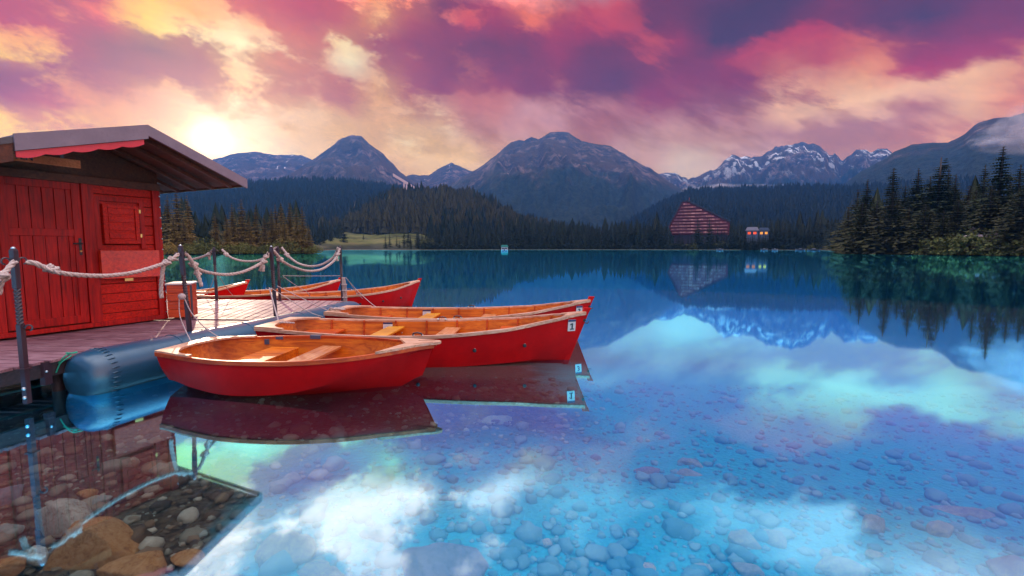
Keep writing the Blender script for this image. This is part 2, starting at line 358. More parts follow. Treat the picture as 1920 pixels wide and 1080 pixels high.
def paint(name, colr, dark, rough=.3, coat=.0, spec=.5, scuff=.5):
    m = Mat(name, rough, spec); n_ = m.noise(2.3, 6, .65); n3 = m.noise(30, 4, .65, (.12, 1, 1))
    col = m.mixc(m.ramp(n_, [(.35, (0, 0, 0)), (.7, (1, 1, 1))]), colr, dark)
    col = m.mixc(m.ramp(n3, [(.56, (0, 0, 0)), (.68, (scuff, scuff, scuff))]), col, dark)
    m.color(col); m.rough(m.math('MULTIPLY_ADD', n_, .25, rough-.1)); m.bump(n_, .08, .01)
    m.b.inputs['Coat Weight'].default_value = coat; return m.m
M_['hull'] = paint('red_hull_paint', (.64, .004, .006), (.44, .003, .006), .42, spec=.14)
M_['fascia'] = paint('lilac_grey_sheet_metal', (.24, .18, .23), (.17, .12, .17), .45)
M_['valance'] = paint('pink_red_valance_paint', (.75, .04, .07), (.6, .03, .05), .45)
M_['iron'] = paint('dark_purple_brown_iron', (.055, .025, .038), (.03, .014, .02), .36, spec=.7)
M_['steel'] = Mat('galvanised_steel', .3).color((.55, .58, .62)).m; M_['steel'].node_tree.nodes['Principled BSDF'].inputs['Metallic'].default_value = .9
M_['bluegrey'] = paint('blue_grey_plastic', (.07, .09, .16), (.05, .06, .11), .4)
M_['white'] = paint('white_painted_plate', (.75, .74, .76), (.66, .64, .68), .4)
M_['navy'] = paint('navy_print', (.02, .03, .12), (.02, .025, .1), .5)
M_['black'] = paint('black_rubber', (.012, .012, .014), (.008, .008, .01), .5)
M_['brass'] = Mat('brass', .35).color((.75, .4, .12)).m; M_['brass'].node_tree.nodes['Principled BSDF'].inputs['Metallic'].default_value = .8
M_['pvc'] = paint('blue_pvc_pontoon', (.012, .085, .17), (.008, .06, .12), .30, spec=.8)
M_['green'] = paint('green_cord', (.02, .42, .28), (.01, .3, .2), .6)
m = Mat('pale_rope_fibre', .85); g = m.noise(60, 4, .6); m.color(m.ramp(g, [(.3, (.34, .25, .24)), (.7, (.66, .55, .52))])); m.bump(g, .4, .003); M_['rope'] = m.m
m = Mat('thin_rope_fibre', .8); g = m.noise(80, 3, .6); m.color(m.ramp(g, [(.3, (.36, .26, .27)), (.7, (.62, .52, .52))])); M_['cord'] = m.m
def foliage(name, a, b, cdark, trans=.15):
    m = Mat(name, .75, .2); g = m.noise(.9, 3, .6); gi = m.n('ShaderNodeNewGeometry'); oi = m.n('ShaderNodeObjectInfo')
    col = m.ramp(g, [(.3, cdark), (.52, a), (.75, b)])
    col = m.mixc(m.math('MULTIPLY', gi.outputs['Random Per Island'], .5), col, cdark)
    col = m.mixc(m.math('MULTIPLY', oi.outputs['Random'], .35), col, b); m.color(col)
    return m.m
M_['spruce'] = foliage('dark_spruce_needles', (.022, .034, .012), (.05, .06, .018), (.010, .016, .010))
M_['spruce_sunglow'] = foliage('sunglow_tinted_needles', (.15, .10, .03), (.27, .18, .05), (.07, .05, .02))  # warm glare of the low sun put into the needle colour
M_['spruce_blue'] = foliage('far_spruce_needles', (.013, .024, .014), (.03, .04, .018), (.007, .013, .009))
M_['spruce_warm'] = foliage('brown_green_needles', (.042, .040, .014), (.085, .078, .022), (.018, .018, .010))
M_['bush'] = foliage('olive_bush_leaves', (.10, .11, .028), (.22, .20, .05), (.04, .05, .018))
M_['bush_gold'] = foliage('yellow_bush_leaves', (.22, .14, .03), (.35, .22, .05), (.1, .07, .02))
m = Mat('bark', .85); m.color(m.ramp(m.noise(6, 4, .6, (1, 1, .3)), [(.3, (.02, .012, .01)), (.7, (.05, .03, .025))])); M_['bark'] = m.m

# stones and lake bed
def stone_mat(name, a, b, cdark, sc=14):
    m = Mat(name, .75, .2); n_ = m.noise(sc, 9, .8, dist=.4); n2_ = m.noise(3.5, 5, .65)
    col = m.ramp(n_, [(.36, cdark), (.48, a), (.62, b)]); gi = m.n('ShaderNodeNewGeometry')
    col = m.mixc(m.math('MULTIPLY', n2_, .5), col, cdark)
    m.color(col); m.bump(m.math('ADD', n_, n2_), .6, .035); return m.m
M_['rock_orange'] = stone_mat('orange_brown_granite', (.80, .40, .15), (1.0, .6, .28), (.36, .15, .055), 26)
M_['rock_grey'] = stone_mat('speckled_grey_granite', (.75, .72, .58), (1.0, .96, .8), (.25, .24, .2), 30)
M_['rock_tan'] = stone_mat('tan_lake_stone', (.44, .52, .46), (.62, .68, .58), (.26, .32, .30), 20)  # lake stones carry some of the bed's painted cyan
M_['rock_pink'] = stone_mat('mauve_lake_stone', (.34, .34, .38), (.44, .44, .46), (.2, .2, .24), 20)
def reflected_cyan_mask(m):  # where reflected cyan is painted; boat and hut reflections stay dark
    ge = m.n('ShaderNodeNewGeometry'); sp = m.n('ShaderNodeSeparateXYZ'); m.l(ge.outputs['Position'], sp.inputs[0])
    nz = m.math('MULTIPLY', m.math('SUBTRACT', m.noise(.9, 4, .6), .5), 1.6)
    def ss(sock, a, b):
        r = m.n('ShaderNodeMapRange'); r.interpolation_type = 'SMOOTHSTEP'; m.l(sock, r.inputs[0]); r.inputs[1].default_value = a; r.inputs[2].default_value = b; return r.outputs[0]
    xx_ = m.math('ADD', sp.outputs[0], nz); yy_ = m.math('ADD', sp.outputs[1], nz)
    right = ss(xx_, .15, 1.3); nearc = m.math('MULTIPLY', ss(xx_, -2.0, -1.2), m.math('SUBTRACT', 1.0, ss(yy_, 4.0, 5.0))); far_fade = m.math('SUBTRACT', 1.0, ss(yy_, 8, 14))
    return m.math('MAXIMUM', m.math('MULTIPLY', right, far_fade), nearc)
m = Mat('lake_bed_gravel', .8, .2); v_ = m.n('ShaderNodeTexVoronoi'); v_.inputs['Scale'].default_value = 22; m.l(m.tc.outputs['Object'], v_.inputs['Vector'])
col = m.ramp(v_.outputs['Color'], [(0, (.03, .025, .02)), (.5, (.10, .07, .045)), (1, (.2, .15, .1))]); reflected_cyan = reflected_cyan_mask(m)
col = m.mixc(reflected_cyan, col, m.mixc(.18, (.03, .66, .86), col)); m.color(col); m.bump(v_.outputs['Distance'], .8, .03); M_['bed'] = m.m  # turquoise is the water's cyan reflection painted into the bed colour

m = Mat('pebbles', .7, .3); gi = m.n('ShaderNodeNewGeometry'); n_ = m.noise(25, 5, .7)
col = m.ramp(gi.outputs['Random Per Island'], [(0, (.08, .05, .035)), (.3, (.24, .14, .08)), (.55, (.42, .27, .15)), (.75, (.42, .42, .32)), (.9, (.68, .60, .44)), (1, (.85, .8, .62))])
col = m.mixc(m.math('MULTIPLY', n_, .6), col, (.06, .045, .035)); reflected_cyan = reflected_cyan_mask(m); col = m.mixc(m.math('MULTIPLY', reflected_cyan, .60), col, (.10, .60, .74)); m.color(col); m.bump(n_, .6, .01); M_['pebble'] = m.m  # same painted reflection cyan mixed into the pebble colours
# water
def water_mat():
    m = bpy.data.materials.new('lake_water'); m.use_nodes = True; t = m.node_tree; t.nodes.clear()
    lw = t.nodes.new('ShaderNodeLayerWeight'); lw.inputs[0].default_value = .5
    # facing: 0 looking straight down, 1 at grazing
    f = math_node('POWER', lw.outputs['Facing'], WF_POW, tree=t)
    fr = math_node('MULTIPLY_ADD', f, WF_A, WF_B, clamp=True, tree=t)
    tr = t.nodes.new('ShaderNodeBsdfTransparent')
    tf = math_node('MULTIPLY_ADD', fr, -.97, 1.0, tree=t)
    cc = t.nodes.new('ShaderNodeVectorMath'); cc.operation = 'SCALE'; cc.inputs[0].default_value = (.92, .97, .98); t.links.new(tf, cc.inputs['Scale']); t.links.new(cc.outputs[0], tr.inputs[0])
    gl = t.nodes.new('ShaderNodeBsdfGlossy'); gl.distribution = 'GGX'; gl.inputs['Roughness'].default_value = .035
    gc = t.nodes.new('ShaderNodeVectorMath'); gc.operation = 'SCALE'; gc.inputs[0].default_value = WTINT; t.links.new(fr, gc.inputs['Scale']); t.links.new(gc.outputs[0], gl.inputs[0])
    ad = t.nodes.new('ShaderNodeAddShader'); t.links.new(tr.outputs[0], ad.inputs[0]); t.links.new(gl.outputs[0], ad.inputs[1])
    df = t.nodes.new('ShaderNodeBsdfDiffuse'); df.inputs[0].default_value = (.0, .002, .004, 1); ad2 = t.nodes.new('ShaderNodeAddShader'); t.links.new(ad.outputs[0], ad2.inputs[0]); t.links.new(df.outputs[0], ad2.inputs[1])
    o = t.nodes.new('ShaderNodeOutputMaterial'); t.links.new(ad2.outputs[0], o.inputs[0]); return m
WF_POW, WF_A, WF_B = 2.0, .62, .38
WTINT = tuple(TINT)
M_['water'] = water_mat()

# mountains
def mountain_mat(name, snow=.0, tree_z=300, seed=0, warm=False, soft=42):
    tree_z *= .7
    m = Mat(name, .9, .1); ge = m.n('ShaderNodeNewGeometry'); sp = m.n('ShaderNodeSeparateXYZ'); m.l(ge.outputs['Position'], sp.inputs[0])
    a = m.noise(.006, 8, .68); b = m.noise(.023, 7, .70, (1, 1, .35)); fine = m.noise(.07, 5, .7)
    rock = m.ramp(b, [(.38, (.015, .013, .018)), (.5, (.055, .038, .042)), (.62, (.25, .165, .145))])
    rock = m.mixc(m.ramp(fine, [(.58, (0, 0, 0)), (.66, (.6, .6, .6))]), rock, (.15, .12, .12))
    grass = m.ramp(a, [(.4, (.025, .028, .02)), (.6, (.07, .042, .03))])
    col = m.mixc(m.ramp(a, [(.45, (0, 0, 0)), (.55, (1, 1, 1))]), rock, grass)
    wood_ = m.ramp(fine, [(.4, (.008, .014, .012)), (.6, (.022, .034, .024))])
    zz = m.math('ADD', sp.outputs[2], m.math('MULTIPLY', m.math('SUBTRACT', m.noise(.008, 6, .7), .5), tree_z*1.3))
    mr = m.n('ShaderNodeMapRange'); m.l(zz, mr.inputs[0]); mr.inputs[1].default_value = tree_z-soft; mr.inputs[2].default_value = tree_z+soft
    col = m.mixc(mr.outputs[0], wood_, col)
    if snow:
        s1 = m.noise(.018, 8, .66, (1.8, .5, .32), rot=(0, 0, .5)); mz = m.n('ShaderNodeMapRange'); m.l(sp.outputs[2], mz.inputs[0]); mz.inputs[1].default_value = tree_z*1.0; mz.inputs[2].default_value = tree_z*1.8
        sf = m.math('MULTIPLY', m.ramp(s1, [(1-snow, (0, 0, 0)), (1-snow+.025, (1, 1, 1))]), mz.outputs[0])
        col = m.mixc(sf, col, (.85, .85, .88))
    m.color(col); m.bump(b, 1.0, 14); return m.m
m = Mat('ground', .9, .1); a = m.noise(.02, 6, .7); b = m.noise(.3, 5, .7)
col = m.ramp(a, [(.42, (.030, .035, .015)), (.52, (.11, .12, .03)), (.62, (.19, .15, .06))]); col = m.mixc(m.math('MULTIPLY', b, .5), col, (.05, .045, .02)); m.color(col); M_['ground'] = m.m
m = Mat('pale_shore_sand', .9, .1); m.color(m.ramp(m.noise(1.5, 5, .7), [(.4, (.03, .028, .018)), (.7, (.16, .13, .10))])); M_['shore'] = m.m
# ------------------------------------------------------------------ terrain
_T = rng.random((256, 256))
def vnoise(x, y, s=0):
    x = np.asarray(x, float)+s*17.3; y = np.asarray(y, float)+s*9.7
    xi = np.floor(x).astype(int); yi = np.floor(y).astype(int); fx = x-xi; fy = y-yi
    fx = fx*fx*(3-2*fx); fy = fy*fy*(3-2*fy); a = _T[xi & 255, yi & 255]; b = _T[(xi+1) & 255, yi & 255]; c_ = _T[xi & 255, (yi+1) & 255]; d = _T[(xi+1) & 255, (yi+1) & 255]
    return (a*(1-fx)+b*fx)*(1-fy)+(c_*(1-fx)+d*fx)*fy
def fbm(x, y, o=5, s=0, g=.5):
    t = 0; a = 1; n = 0
    for k in range(o): t = t+a*vnoise(x*2**k, y*2**k, s+k); n += a; a *= g
    return t/n
def ridged(x, y, o=5, s=0):
    t = 0; a = 1; n = 0
    for k in range(o): t = t+a*(1-np.abs(2*vnoise(x*2**k, y*2**k, s+k)-1)); n += a; a *= .55
    return t/n
def px_az(px): return np.arctan((np.asarray(px, float)-960)/FPX/1.004)
def sky_z(px, py, D):
    d = ray(px, py); return CAMH+D*d.z/math.hypot(d.x, d.y)
def prof(pts, D, az_):
    pts = sorted(pts); return np.interp(az_, px_az([p[0] for p in pts]), [sky_z(p[0], p[1], D) for p in pts])
SH = [(-900,118),(300,116),(588,118),(596,215),(640,285),(700,290),(760,262),(850,275),(950,288),(1200,300),(1540,290),(1566,235),(1576,150),(1620,142),(1720,132),(1920,118),(2900,118)]
def shore_r(az_): return np.interp(az_, px_az([p[0] for p in SH]), [p[1] for p in SH])
HILLS = [(650, 330, [(640,440),(700,400),(740,382),(800,378),(850,377),(900,391),(930,405),(960,420),(1000,434),(1060,450),(1150,462)]),
         (1500, 1000, [(-900,395),(300,372),(420,362),(550,353),(640,352),(760,364),(800,374),(860,388),(950,425),(1000,450)]),
         (1500, 1000, [(1100,455),(1180,425),(1240,392),(1290,372),(1400,366),(1590,366),(1700,360),(2100,355),(2900,380)]),
         (2300, 1100, [(900,440),(1000,415),(1080,396),(1200,388),(1300,385),(1400,392),(1500,420)])]
def ground_z(az_, r, hill=True):
    rs = shore_r(az_)+6*(fbm(az_*40, r*0, 3, 5)-.5)
    z = np.where(r < rs, -3.5*(1-np.exp(-(rs-r)/14)), .6*(1-np.exp(-(r-rs)/4))+.010*np.minimum(r-rs, 700))
    a1 = px_az(590); a2 = px_az(640); a3 = px_az(790); a4 = px_az(850)
    m_ = np.clip((az_-a1)/(a2-a1), 0, 1)*np.clip((a4-az_)/(a4-a3), 0, 1)
    z = z+m_*np.clip((r-rs)/150, 0, 1)*(11+3*fbm(az_*30, r*.03, 3, 9))
    if hill:
        for D, W_, pts in HILLS:
            s_ = np.clip((r-(D-W_))/W_, 0, 1); f_ = s_*s_*(3-2*s_)
            z = np.where(s_ > 0, np.maximum(z, prof(pts, D, az_)*f_*(1-.35*np.clip((r-D)/900, 0, 1))), z)
    return z+np.where(r > rs+3, 1.2*(fbm(az_*60, r*.05, 3, 3)-.5)*np.clip((r-rs)/60, 0, 1), 0)
naz, nr = 620, 230
AZ = np.linspace(R(-70), R(70), naz); RR = np.concatenate([np.linspace(85, 340, 110), np.geomspace(344, 3700, nr-110)])
A2, R2 = np.meshgrid(AZ, RR, indexing='ij'); Z2 = ground_z(A2, R2)
V = np.stack([R2*np.sin(A2), R2*np.cos(A2), Z2], -1).reshape(-1, 3)
i, j = np.meshgrid(np.arange(naz-1), np.arange(nr-1), indexing='ij'); q = (i*nr+j).ravel()
F = np.stack([q, q+nr, q+nr+1, q+1], -1)
# forest floor turns dark with height: grass only on the low meadow
mm = bpy.data.materials['ground']
ge = mm.node_tree.nodes.new('ShaderNodeNewGeometry'); sp = mm.node_tree.nodes.new('ShaderNodeSeparateXYZ'); mm.node_tree.links.new(ge.outputs['Position'], sp.inputs[0])
hf = mm.node_tree.nodes.new('ShaderNodeMapRange'); mm.node_tree.links.new(sp.outputs[2], hf.inputs[0]); hf.inputs[1].default_value = 16; hf.inputs[2].default_value = 22
h2 = mm.node_tree.nodes.new('ShaderNodeMapRange'); mm.node_tree.links.new(sp.outputs[2], h2.inputs[0]); h2.inputs[1].default_value = 4.5; h2.inputs[2].default_value = 2.2; hs = math_node('MAXIMUM', hf.outputs[0], h2.outputs[0], tree=mm.node_tree)
mx = mm.node_tree.nodes.new('ShaderNodeMix'); mx.data_type = 'RGBA'; bs = mm.node_tree.nodes['Principled BSDF']
src = bs.inputs['Base Color'].links[0].from_socket; mm.node_tree.links.new(src, mx.inputs[6]); mx.inputs[7].default_value = (.02, .025, .014, 1); mm.node_tree.links.new(hs, mx.inputs[0]); mm.node_tree.links.new(mx.outputs[2], bs.inputs['Base Color'])
g_ = np_obj('terrain', V, F, M_['ground'], smooth=True); tag(g_, kind='structure')
# narrow bare shore along the far bank
azs = np.linspace(px_az(600), px_az(2100), 500); rs = shore_r(azs)+6*(fbm(azs*40, azs*0, 3, 5)-.5)
w = np.where(azs > px_az(1545), 1.0, .25)*(0.4+1.2*fbm(azs*90, azs*0, 3, 8))
V = []; 
for a_, r_, w_ in zip(azs, rs, w):
    for k, (dr, zz) in enumerate(((-2.2, -.25), (.0, .10), (2.5, .12+.35*w_), (5, .55))): V.append(((r_+dr-2)*math.sin(a_), (r_+dr-2)*math.cos(a_), zz))
F = np.array([(n_*4+k, n_*4+k+1, n_*4+k+5, n_*4+k+4) for n_ in range(499) for k in range(3)])
tag(np_obj('shore', np.array(V), F, M_['shore'], smooth=True), kind='structure')

# lake bed
def bed_depth(x, y):
    return .26+.06*np.maximum(0, y-2.2)**1.2+.035*np.maximum(0, x+1.5)+.02*np.maximum(0, y-5)**1.4+.05*(fbm(x*1.3, y*1.3, 3, 2)-.5)
rb = np.geomspace(.5, 420, 120); ab = np.linspace(0, 2*math.pi, 181)
A2, R2 = np.meshgrid(ab, rb, indexing='ij'); X2 = R2*np.sin(A2); Y2 = R2*np.cos(A2); Z2 = -np.minimum(bed_depth(X2, Y2), 6)
V = np.stack([X2, Y2, Z2], -1).reshape(-1, 3); nb = len(rb)
i, j = np.meshgrid(np.arange(180), np.arange(nb-1), indexing='ij'); q = (i*nb+j).ravel(); F = np.stack([q, q+nb, q+nb+1, q+1], -1)
V = np.vstack([V, [[0, 0, float(-bed_depth(np.array(0.), np.array(0.)))]]])
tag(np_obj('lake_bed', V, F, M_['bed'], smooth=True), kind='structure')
# water: one sheet with a very slight swell
rw = np.concatenate([[.3], np.geomspace(.5, 1500, 130)]); A2, R2 = np.meshgrid(ab, rw, indexing='ij'); nb = len(rw)
V = np.stack([R2*np.sin(A2), R2*np.cos(A2), 0*R2], -1).reshape(-1, 3)
i, j = np.meshgrid(np.arange(180), np.arange(nb-1), indexing='ij'); q = (i*nb+j).ravel(); F = np.stack([q, q+nb, q+nb+1, q+1], -1)
tag(np_obj('lake_water', V, F, M_['water'], smooth=True), kind='structure')

# mountains
def mountain(name, pts, D, Wd, mat, jag=.02, rough=.22, seed=0, n=420, nr_=90, fs=1.0):
    D *= .7; Wd *= .7; fs = fs/.7
    pts = sorted(pts); a0, a1 = px_az(pts[0][0]), px_az(pts[-1][0]); az_ = np.linspace(a0, a1, n)
    Z = prof(pts, D, az_); u = az_*D
    Z = Z+Z.max()*jag*(fbm(u*.017, u*0+seed, 5, seed, .6)-.5)*2
    s_ = np.concatenate([np.linspace(0, 1, nr_-12), 1+np.linspace(.02, .3, 12)])
    A2, S2 = np.meshgrid(az_, s_, indexing='ij'); Zr = Z[:, None]+0*S2; rr = D-Wd*(1-S2); U = A2*D
    f_ = np.where(S2 <= 1, S2**1.12, 1-(S2-1)*1.6)
    z = Zr*f_
    wgt = np.clip(S2*(1.02-S2)*4, 0, 1)
    wx = U+84*(fbm(U*.0057, rr*.0057, 3, seed+2)-.5)
    rid = ridged(wx*.0034*fs, rr*.0016*fs, 6, seed+5)-.62
    z = z+Zr.max()*rough*rid*wgt*np.clip(Zr/Zr.max()+.2, 0, 1)
    lim = CAMH+(Zr-CAMH)/D*rr*.992
    z = np.where(S2 < .995, np.minimum(z, lim), z); z = np.maximum(z, -5)
    V = np.stack([rr*np.sin(A2), rr*np.cos(A2), z], -1).reshape(-1, 3); m_ = len(s_)
    i, j = np.meshgrid(np.arange(n-1), np.arange(m_-1), indexing='ij'); q = (i*m_+j).ravel()
    o = np_obj(name, V, np.stack([q, q+m_, q+m_+1, q+1], -1), mat, smooth=True); tag(o, kind='structure'); return o
mountain('mountain', [(-1400,430),(-700,372),(-200,338),(60,345),(250,330),(380,318),(410,298),(445,290),(487,284),(520,291),(570,292),(590,300),(640,330),(700,370)], 5200, 2200, mountain_mat('far_rock_snow', .36, 360), .012, .2, 1)
mountain('mountain', [(-900,445),(-300,418),(100,405),(300,392),(400,368),(500,345),(545,330),(570,314),(592,300),(620,280),(640,264),(655,257),(668,253),(682,254),(698,270),(717,285),(735,300),(752,320),(770,335),(800,350),(850,380),(900,410)], 3600, 1700, mountain_mat('left_peak_rock', .0, 330), .022, .3, 2)
mountain('mountain', [(700,360),(750,334),(775,328),(790,330),(805,328),(820,320),(835,311),(848,304),(862,311),(880,321),(900,322),(940,345),(1000,380)], 4300, 1800, mountain_mat('small_peak_rock', 0.38, 420), .016, .2, 3)
mountain('mountain', [(640,440),(760,392),(830,358),(860,340),(880,326),(900,315),(915,304),(930,290),(945,277),(960,266),(972,263),(982,264),(997,257),(1008,262),(1020,256),(1030,249),(1045,246.5),(1064,247),(1076,256),(1090,266),(1115,270),(1143,274),(1158,285),(1180,298),(1200,309),(1215,315),(1235,330),(1262,347),(1290,364),(1340,382),(1400,400),(1500,440)], 3300, 1700, mountain_mat('great_peak_rock', .0, 400), .02, .3, 4)
mountain('mountain', [(1150,345),(1215,330),(1240,324),(1256,322),(1274,330),(1286,337),(1311,325),(1339,316),(1350,302),(1366,290),(1380,296),(1405,297),(1421,295),(1444,276),(1460,276),(1477,270),(1488,267),(1505,270),(1514,267),(1524,273),(1534,284),(1545,293),(1555,287),(1569,303),(1594,280),(1621,289),(1633,280),(1651,280),(1680,300),(1760,330)], 4800, 2100, mountain_mat('jagged_range_rock', .45, 480), .03, .36, 5, fs=1.3)
mountain('mountain', [(1480,400),(1540,372),(1569,354),(1594,330),(1629,309),(1654,294),(1665,285),(1697,273),(1714,272),(1736,271),(1760,270),(1775,262),(1789,254),(1814,233),(1842,226),(1870,221),(1895,214),(1920,206),(1980,190),(2100,200),(2400,300)], 2800, 1500, mountain_mat('right_ridge_rock', .0, 430), .016, .2, 6)

def cloud_bank(name, spots, D, lab):
    m = bpy.data.materials.new('low_cloud'); m.use_nodes = True; t = m.node_tree; b = t.nodes['Principled BSDF']; b.inputs['Base Color'].default_value = (.95, .86, .86, 1); b.inputs['Roughness'].default_value = 1; b.inputs['Specular IOR Level'].default_value = 0
    lw = t.nodes.new('ShaderNodeLayerWeight'); lw.inputs[0].default_value = .5; tcn = t.nodes.new('ShaderNodeTexCoord'); nz = t.nodes.new('ShaderNodeTexNoise'); nz.inputs['Scale'].default_value = .018; nz.inputs['Detail'].default_value = 6; t.links.new(tcn.outputs['Object'], nz.inputs['Vector'])
    a_ = math_node('POWER', math_node('SUBTRACT', 1.0, lw.outputs['Facing'], tree=t), 1.6, tree=t); n_ = math_node('MULTIPLY_ADD', nz.outputs[0], 3.2, -1.15, clamp=True, tree=t)
    t.links.new(math_node('MULTIPLY', math_node('MULTIPLY', a_, n_, tree=t), .55, tree=t), b.inputs['Alpha'])
    c0 = None; mb = MB()
    for px, py, rx, ry in spots:
        a_ = float(px_az(px)); P_ = Vector((D*math.sin(a_), D*math.cos(a_), sky_z(px, py, D))); c0 = c0 or P_; k_ = D/FPX
        mb.sphere(P_-c0, 1, 28, 16, sc=(rx*k_, rx*k_*.6, ry*k_))
    o = mb.build(name, m, smooth=True); o.location = c0; tag(o, lab, 'cloud', kind='stuff')
cloud_bank('low_cloud', [(1300,357,26,6),(1335,354,34,7),(1375,352,40,6),(1420,351,40,5),(1460,350,34,4),(1350,350,22,6),(1290,352,12,7)], 2000, 'low white cloud lying in the valley below the jagged range')
cloud_bank('low_cloud', [(1830,268,22,8),(1860,258,34,14),(1895,248,38,22),(1930,240,50,34),(1890,272,44,14),(1940,270,50,18),(1975,235,50,40),(1850,275,30,9)], 1340, 'pink-white cloud drifting across the right ridge')
# ------------------------------------------------------------------ trees
def spruce_np(h, Rr, nwh, nbr, seed, droop=.35, gappy=.15, segs=3, bend=0):
    r_ = np.random.default_rng(seed); V = []; F = []
    def tri(a, b, c_):
        k = len(V); V.extend((a, b, c_)); F.append((k, k+1, k+2))
    for w in range(nwh):
        t = (w+.5*r_.random())/nwh; z0 = h*(.06+.93*t); rad = Rr*((1-t)**.8)*(.72+.45*r_.random())*(1.0 if t > .12 else .8)+.12
        nb_ = max(4, int(nbr*(1-.45*t))); ph0 = r_.random()*6.28
        for b in range(nb_):
            if r_.random() < gappy: continue
            th = ph0+6.283*(b+.35*r_.random())/nb_; rl = rad*(.6+.5*r_.random()); c1, s1 = math.cos(th), math.sin(th)
            up = .18*rl*(t*1.6-.3); wd = rl*.42+.12; ox = bend*max(0, t-.75)*h
            pr = (ox, 0, z0)
            for k in range(1, segs+1):
                u = k/segs; rr_ = rl*u; zz = z0+up*u-droop*rl*u*u+(.16*rl*max(0, u-.7))
                p = (c1*rr_+ox, s1*rr_, zz); ww = wd*(1.15-u)*(.8+.4*r_.random())
                for sg in (-1, 1):
                    q1 = (pr[0]*.6+p[0]*.4-s1*ww*sg, pr[1]*.6+p[1]*.4+c1*ww*sg, zz-.25*ww-.12*r_.random()*ww)
                    tri(pr, p, q1)
                tri(pr, p, ((pr[0]+p[0])/2, (pr[1]+p[1])/2, (pr[2]+p[2])/2-ww*(.7+.6*r_.random())))
                pr = p
    return np.array(V), np.array(F)
def make_spruce(name, h, Rr, nwh, nbr, seed, mat, near=True, **k):
    V, F = spruce_np(h, Rr, nwh, nbr, seed, **k)
    if near:
        root = empty(name)
        np_obj('crown', V, F, mat, root)
        MB().tube([(0, 0, -1), (0, 0, h*.5), (0, 0, h*.97)], [h*.016, h*.010, h*.003], 7).build('trunk', M_['bark'], root, smooth=True)
    else:
        tb = MB().tube([(0, 0, -1), (0, 0, h*.9)], [h*.014, h*.004], 4); k0 = len(V)
        V = np.vstack([V, np.array(tb.v)]); F2 = []
        for f in tb.f:
            for q_ in range(1, len(f)-1): F2.append((f[0]+k0, f[q_]+k0, f[q_+1]+k0))
        root = np_obj(name, V, np.vstack([F, np.array(F2)]), mat)
    root['h'] = h; return root
def place_tree(proto, first, px, top, D, label, group, cat='tree', wide=1.0):
    a_ = float(px_az(px)); z = float(ground_z(np.array(a_), np.array(float(D)))); H = sky_z(px, top, D)-z
    o = proto if first else copy_tree(proto); s_ = H/proto['h']
    o.location = (D*math.sin(a_), D*math.cos(a_), z); o.scale = (s_*wide, s_*wide, s_); o.rotation_euler = (0, 0, random.random()*6.28); tag(o, label, cat, group); return o
# right bank
RB = [(1587,385,146,'low','small brown-green spruce at the left tip of the right bank',1.3),(1602,352,143,'low','slim spruce just left of the first tall dark spruce on the right bank',1.0),
(1619,334,140,'n','pointed dark spruce standing first from the left among the tall ones on the right bank',1.1),(1612,376,128,'o','short olive spruce in front of the first tall dark spruce of the right bank',1.2),
(1640,372,134,'o','squat brown spruce between the two leftmost tall spruces of the right bank',1.2),(1666,311,138,'n','tall ragged spruce with long side branches, second tall one on the right bank',1.15),
(1668,356,126,'o','broad olive spruce standing in front of the second tall ragged spruce',1.3),(1690,345,137,'n','dark spruce behind the pale round rock on the right bank',1.0),
(1712,313,136,'n','dark spruce with a narrow pointed top left of the bent-topped one',1.1),(1735,328,134,'n','dark filler spruce close to the left side of the bent-topped spruce',1.1),
(1752,291,132,'b','tall spruce with a wide bent top leaning over to the right',1.2),(1768,313,133,'n','thin spruce spire just right of the bent-topped spruce',.8),
(1782,324,131,'n','spruce with a forked thin top right of the bent-topped spruce',1.0),(1730,380,124,'o','low brown spruce under the bent-topped spruce',1.3),(1791,372,124,'o','olive low spruce at the edge of the gap in the right bank trees',1.3),
(1808,346,140,'low','reddish brown spruce standing in the gap between the two tall groups',1.2),(1822,352,134,'low','dim spruce right of the reddish one in the gap',1.1),(1835,305,130,'n','slender dark spruce just left of the tallest spruce',.85),
(1865,271,126,'n','tallest dark spruce of the right bank with a needle-thin tip',1.05),(1850,345,122,'low','dark low spruce at the foot of the tallest spruce',1.2),(1884,340,130,'n','dark spruce close behind the tallest spruce on its right',1.1),
(1900,305,124,'n','layered spruce with flat branch tiers second from the right frame edge',1.15),(1925,308,121,'n','dark spruce cut by the right edge of the photo',1.2),(1912,345,116,'o','olive-green spruce in front of the rightmost dark spruces',1.4),
(1945,300,120,'n','spruce standing just past the right frame edge',1.2),(1700,385,128,'low','low dark spruce directly above the pale rocks of the right bank',1.3),(1655,392,130,'low','lowest brown spruce near the waterline left of the pale rocks',1.3),(1765,392,122,'low','low dark spruce behind the round bushes of the right bank',1.3)]
protos = {'n': [make_spruce('spruce_tree', 25, 5.4, 40, 15, 11+k, M_['spruce'], segs=4, gappy=.12) for k in range(3)],
 'b': [make_spruce('spruce_tree', 25, 5.6, 40, 15, 21, M_['spruce'], segs=4, bend=.28, gappy=.12)],
 'o': [make_spruce('spruce_tree', 16, 4.6, 32, 15, 31+k, M_['spruce_warm'], gappy=.05) for k in range(2)],
 'low': [make_spruce('spruce_tree', 16, 4.4, 30, 14, 41+k, M_['spruce_warm'], gappy=.1) for k in range(2)]}
cnt = {k: 0 for k in protos}
for px, top, D, kd, lab, wd in RB:
    k = cnt[kd]; cnt[kd] += 1; pr = protos[kd][k % len(protos[kd])]
    place_tree(pr, k < len(protos[kd]), px, top, D, lab, 'spruces on the right bank', wide=wd*1.28)
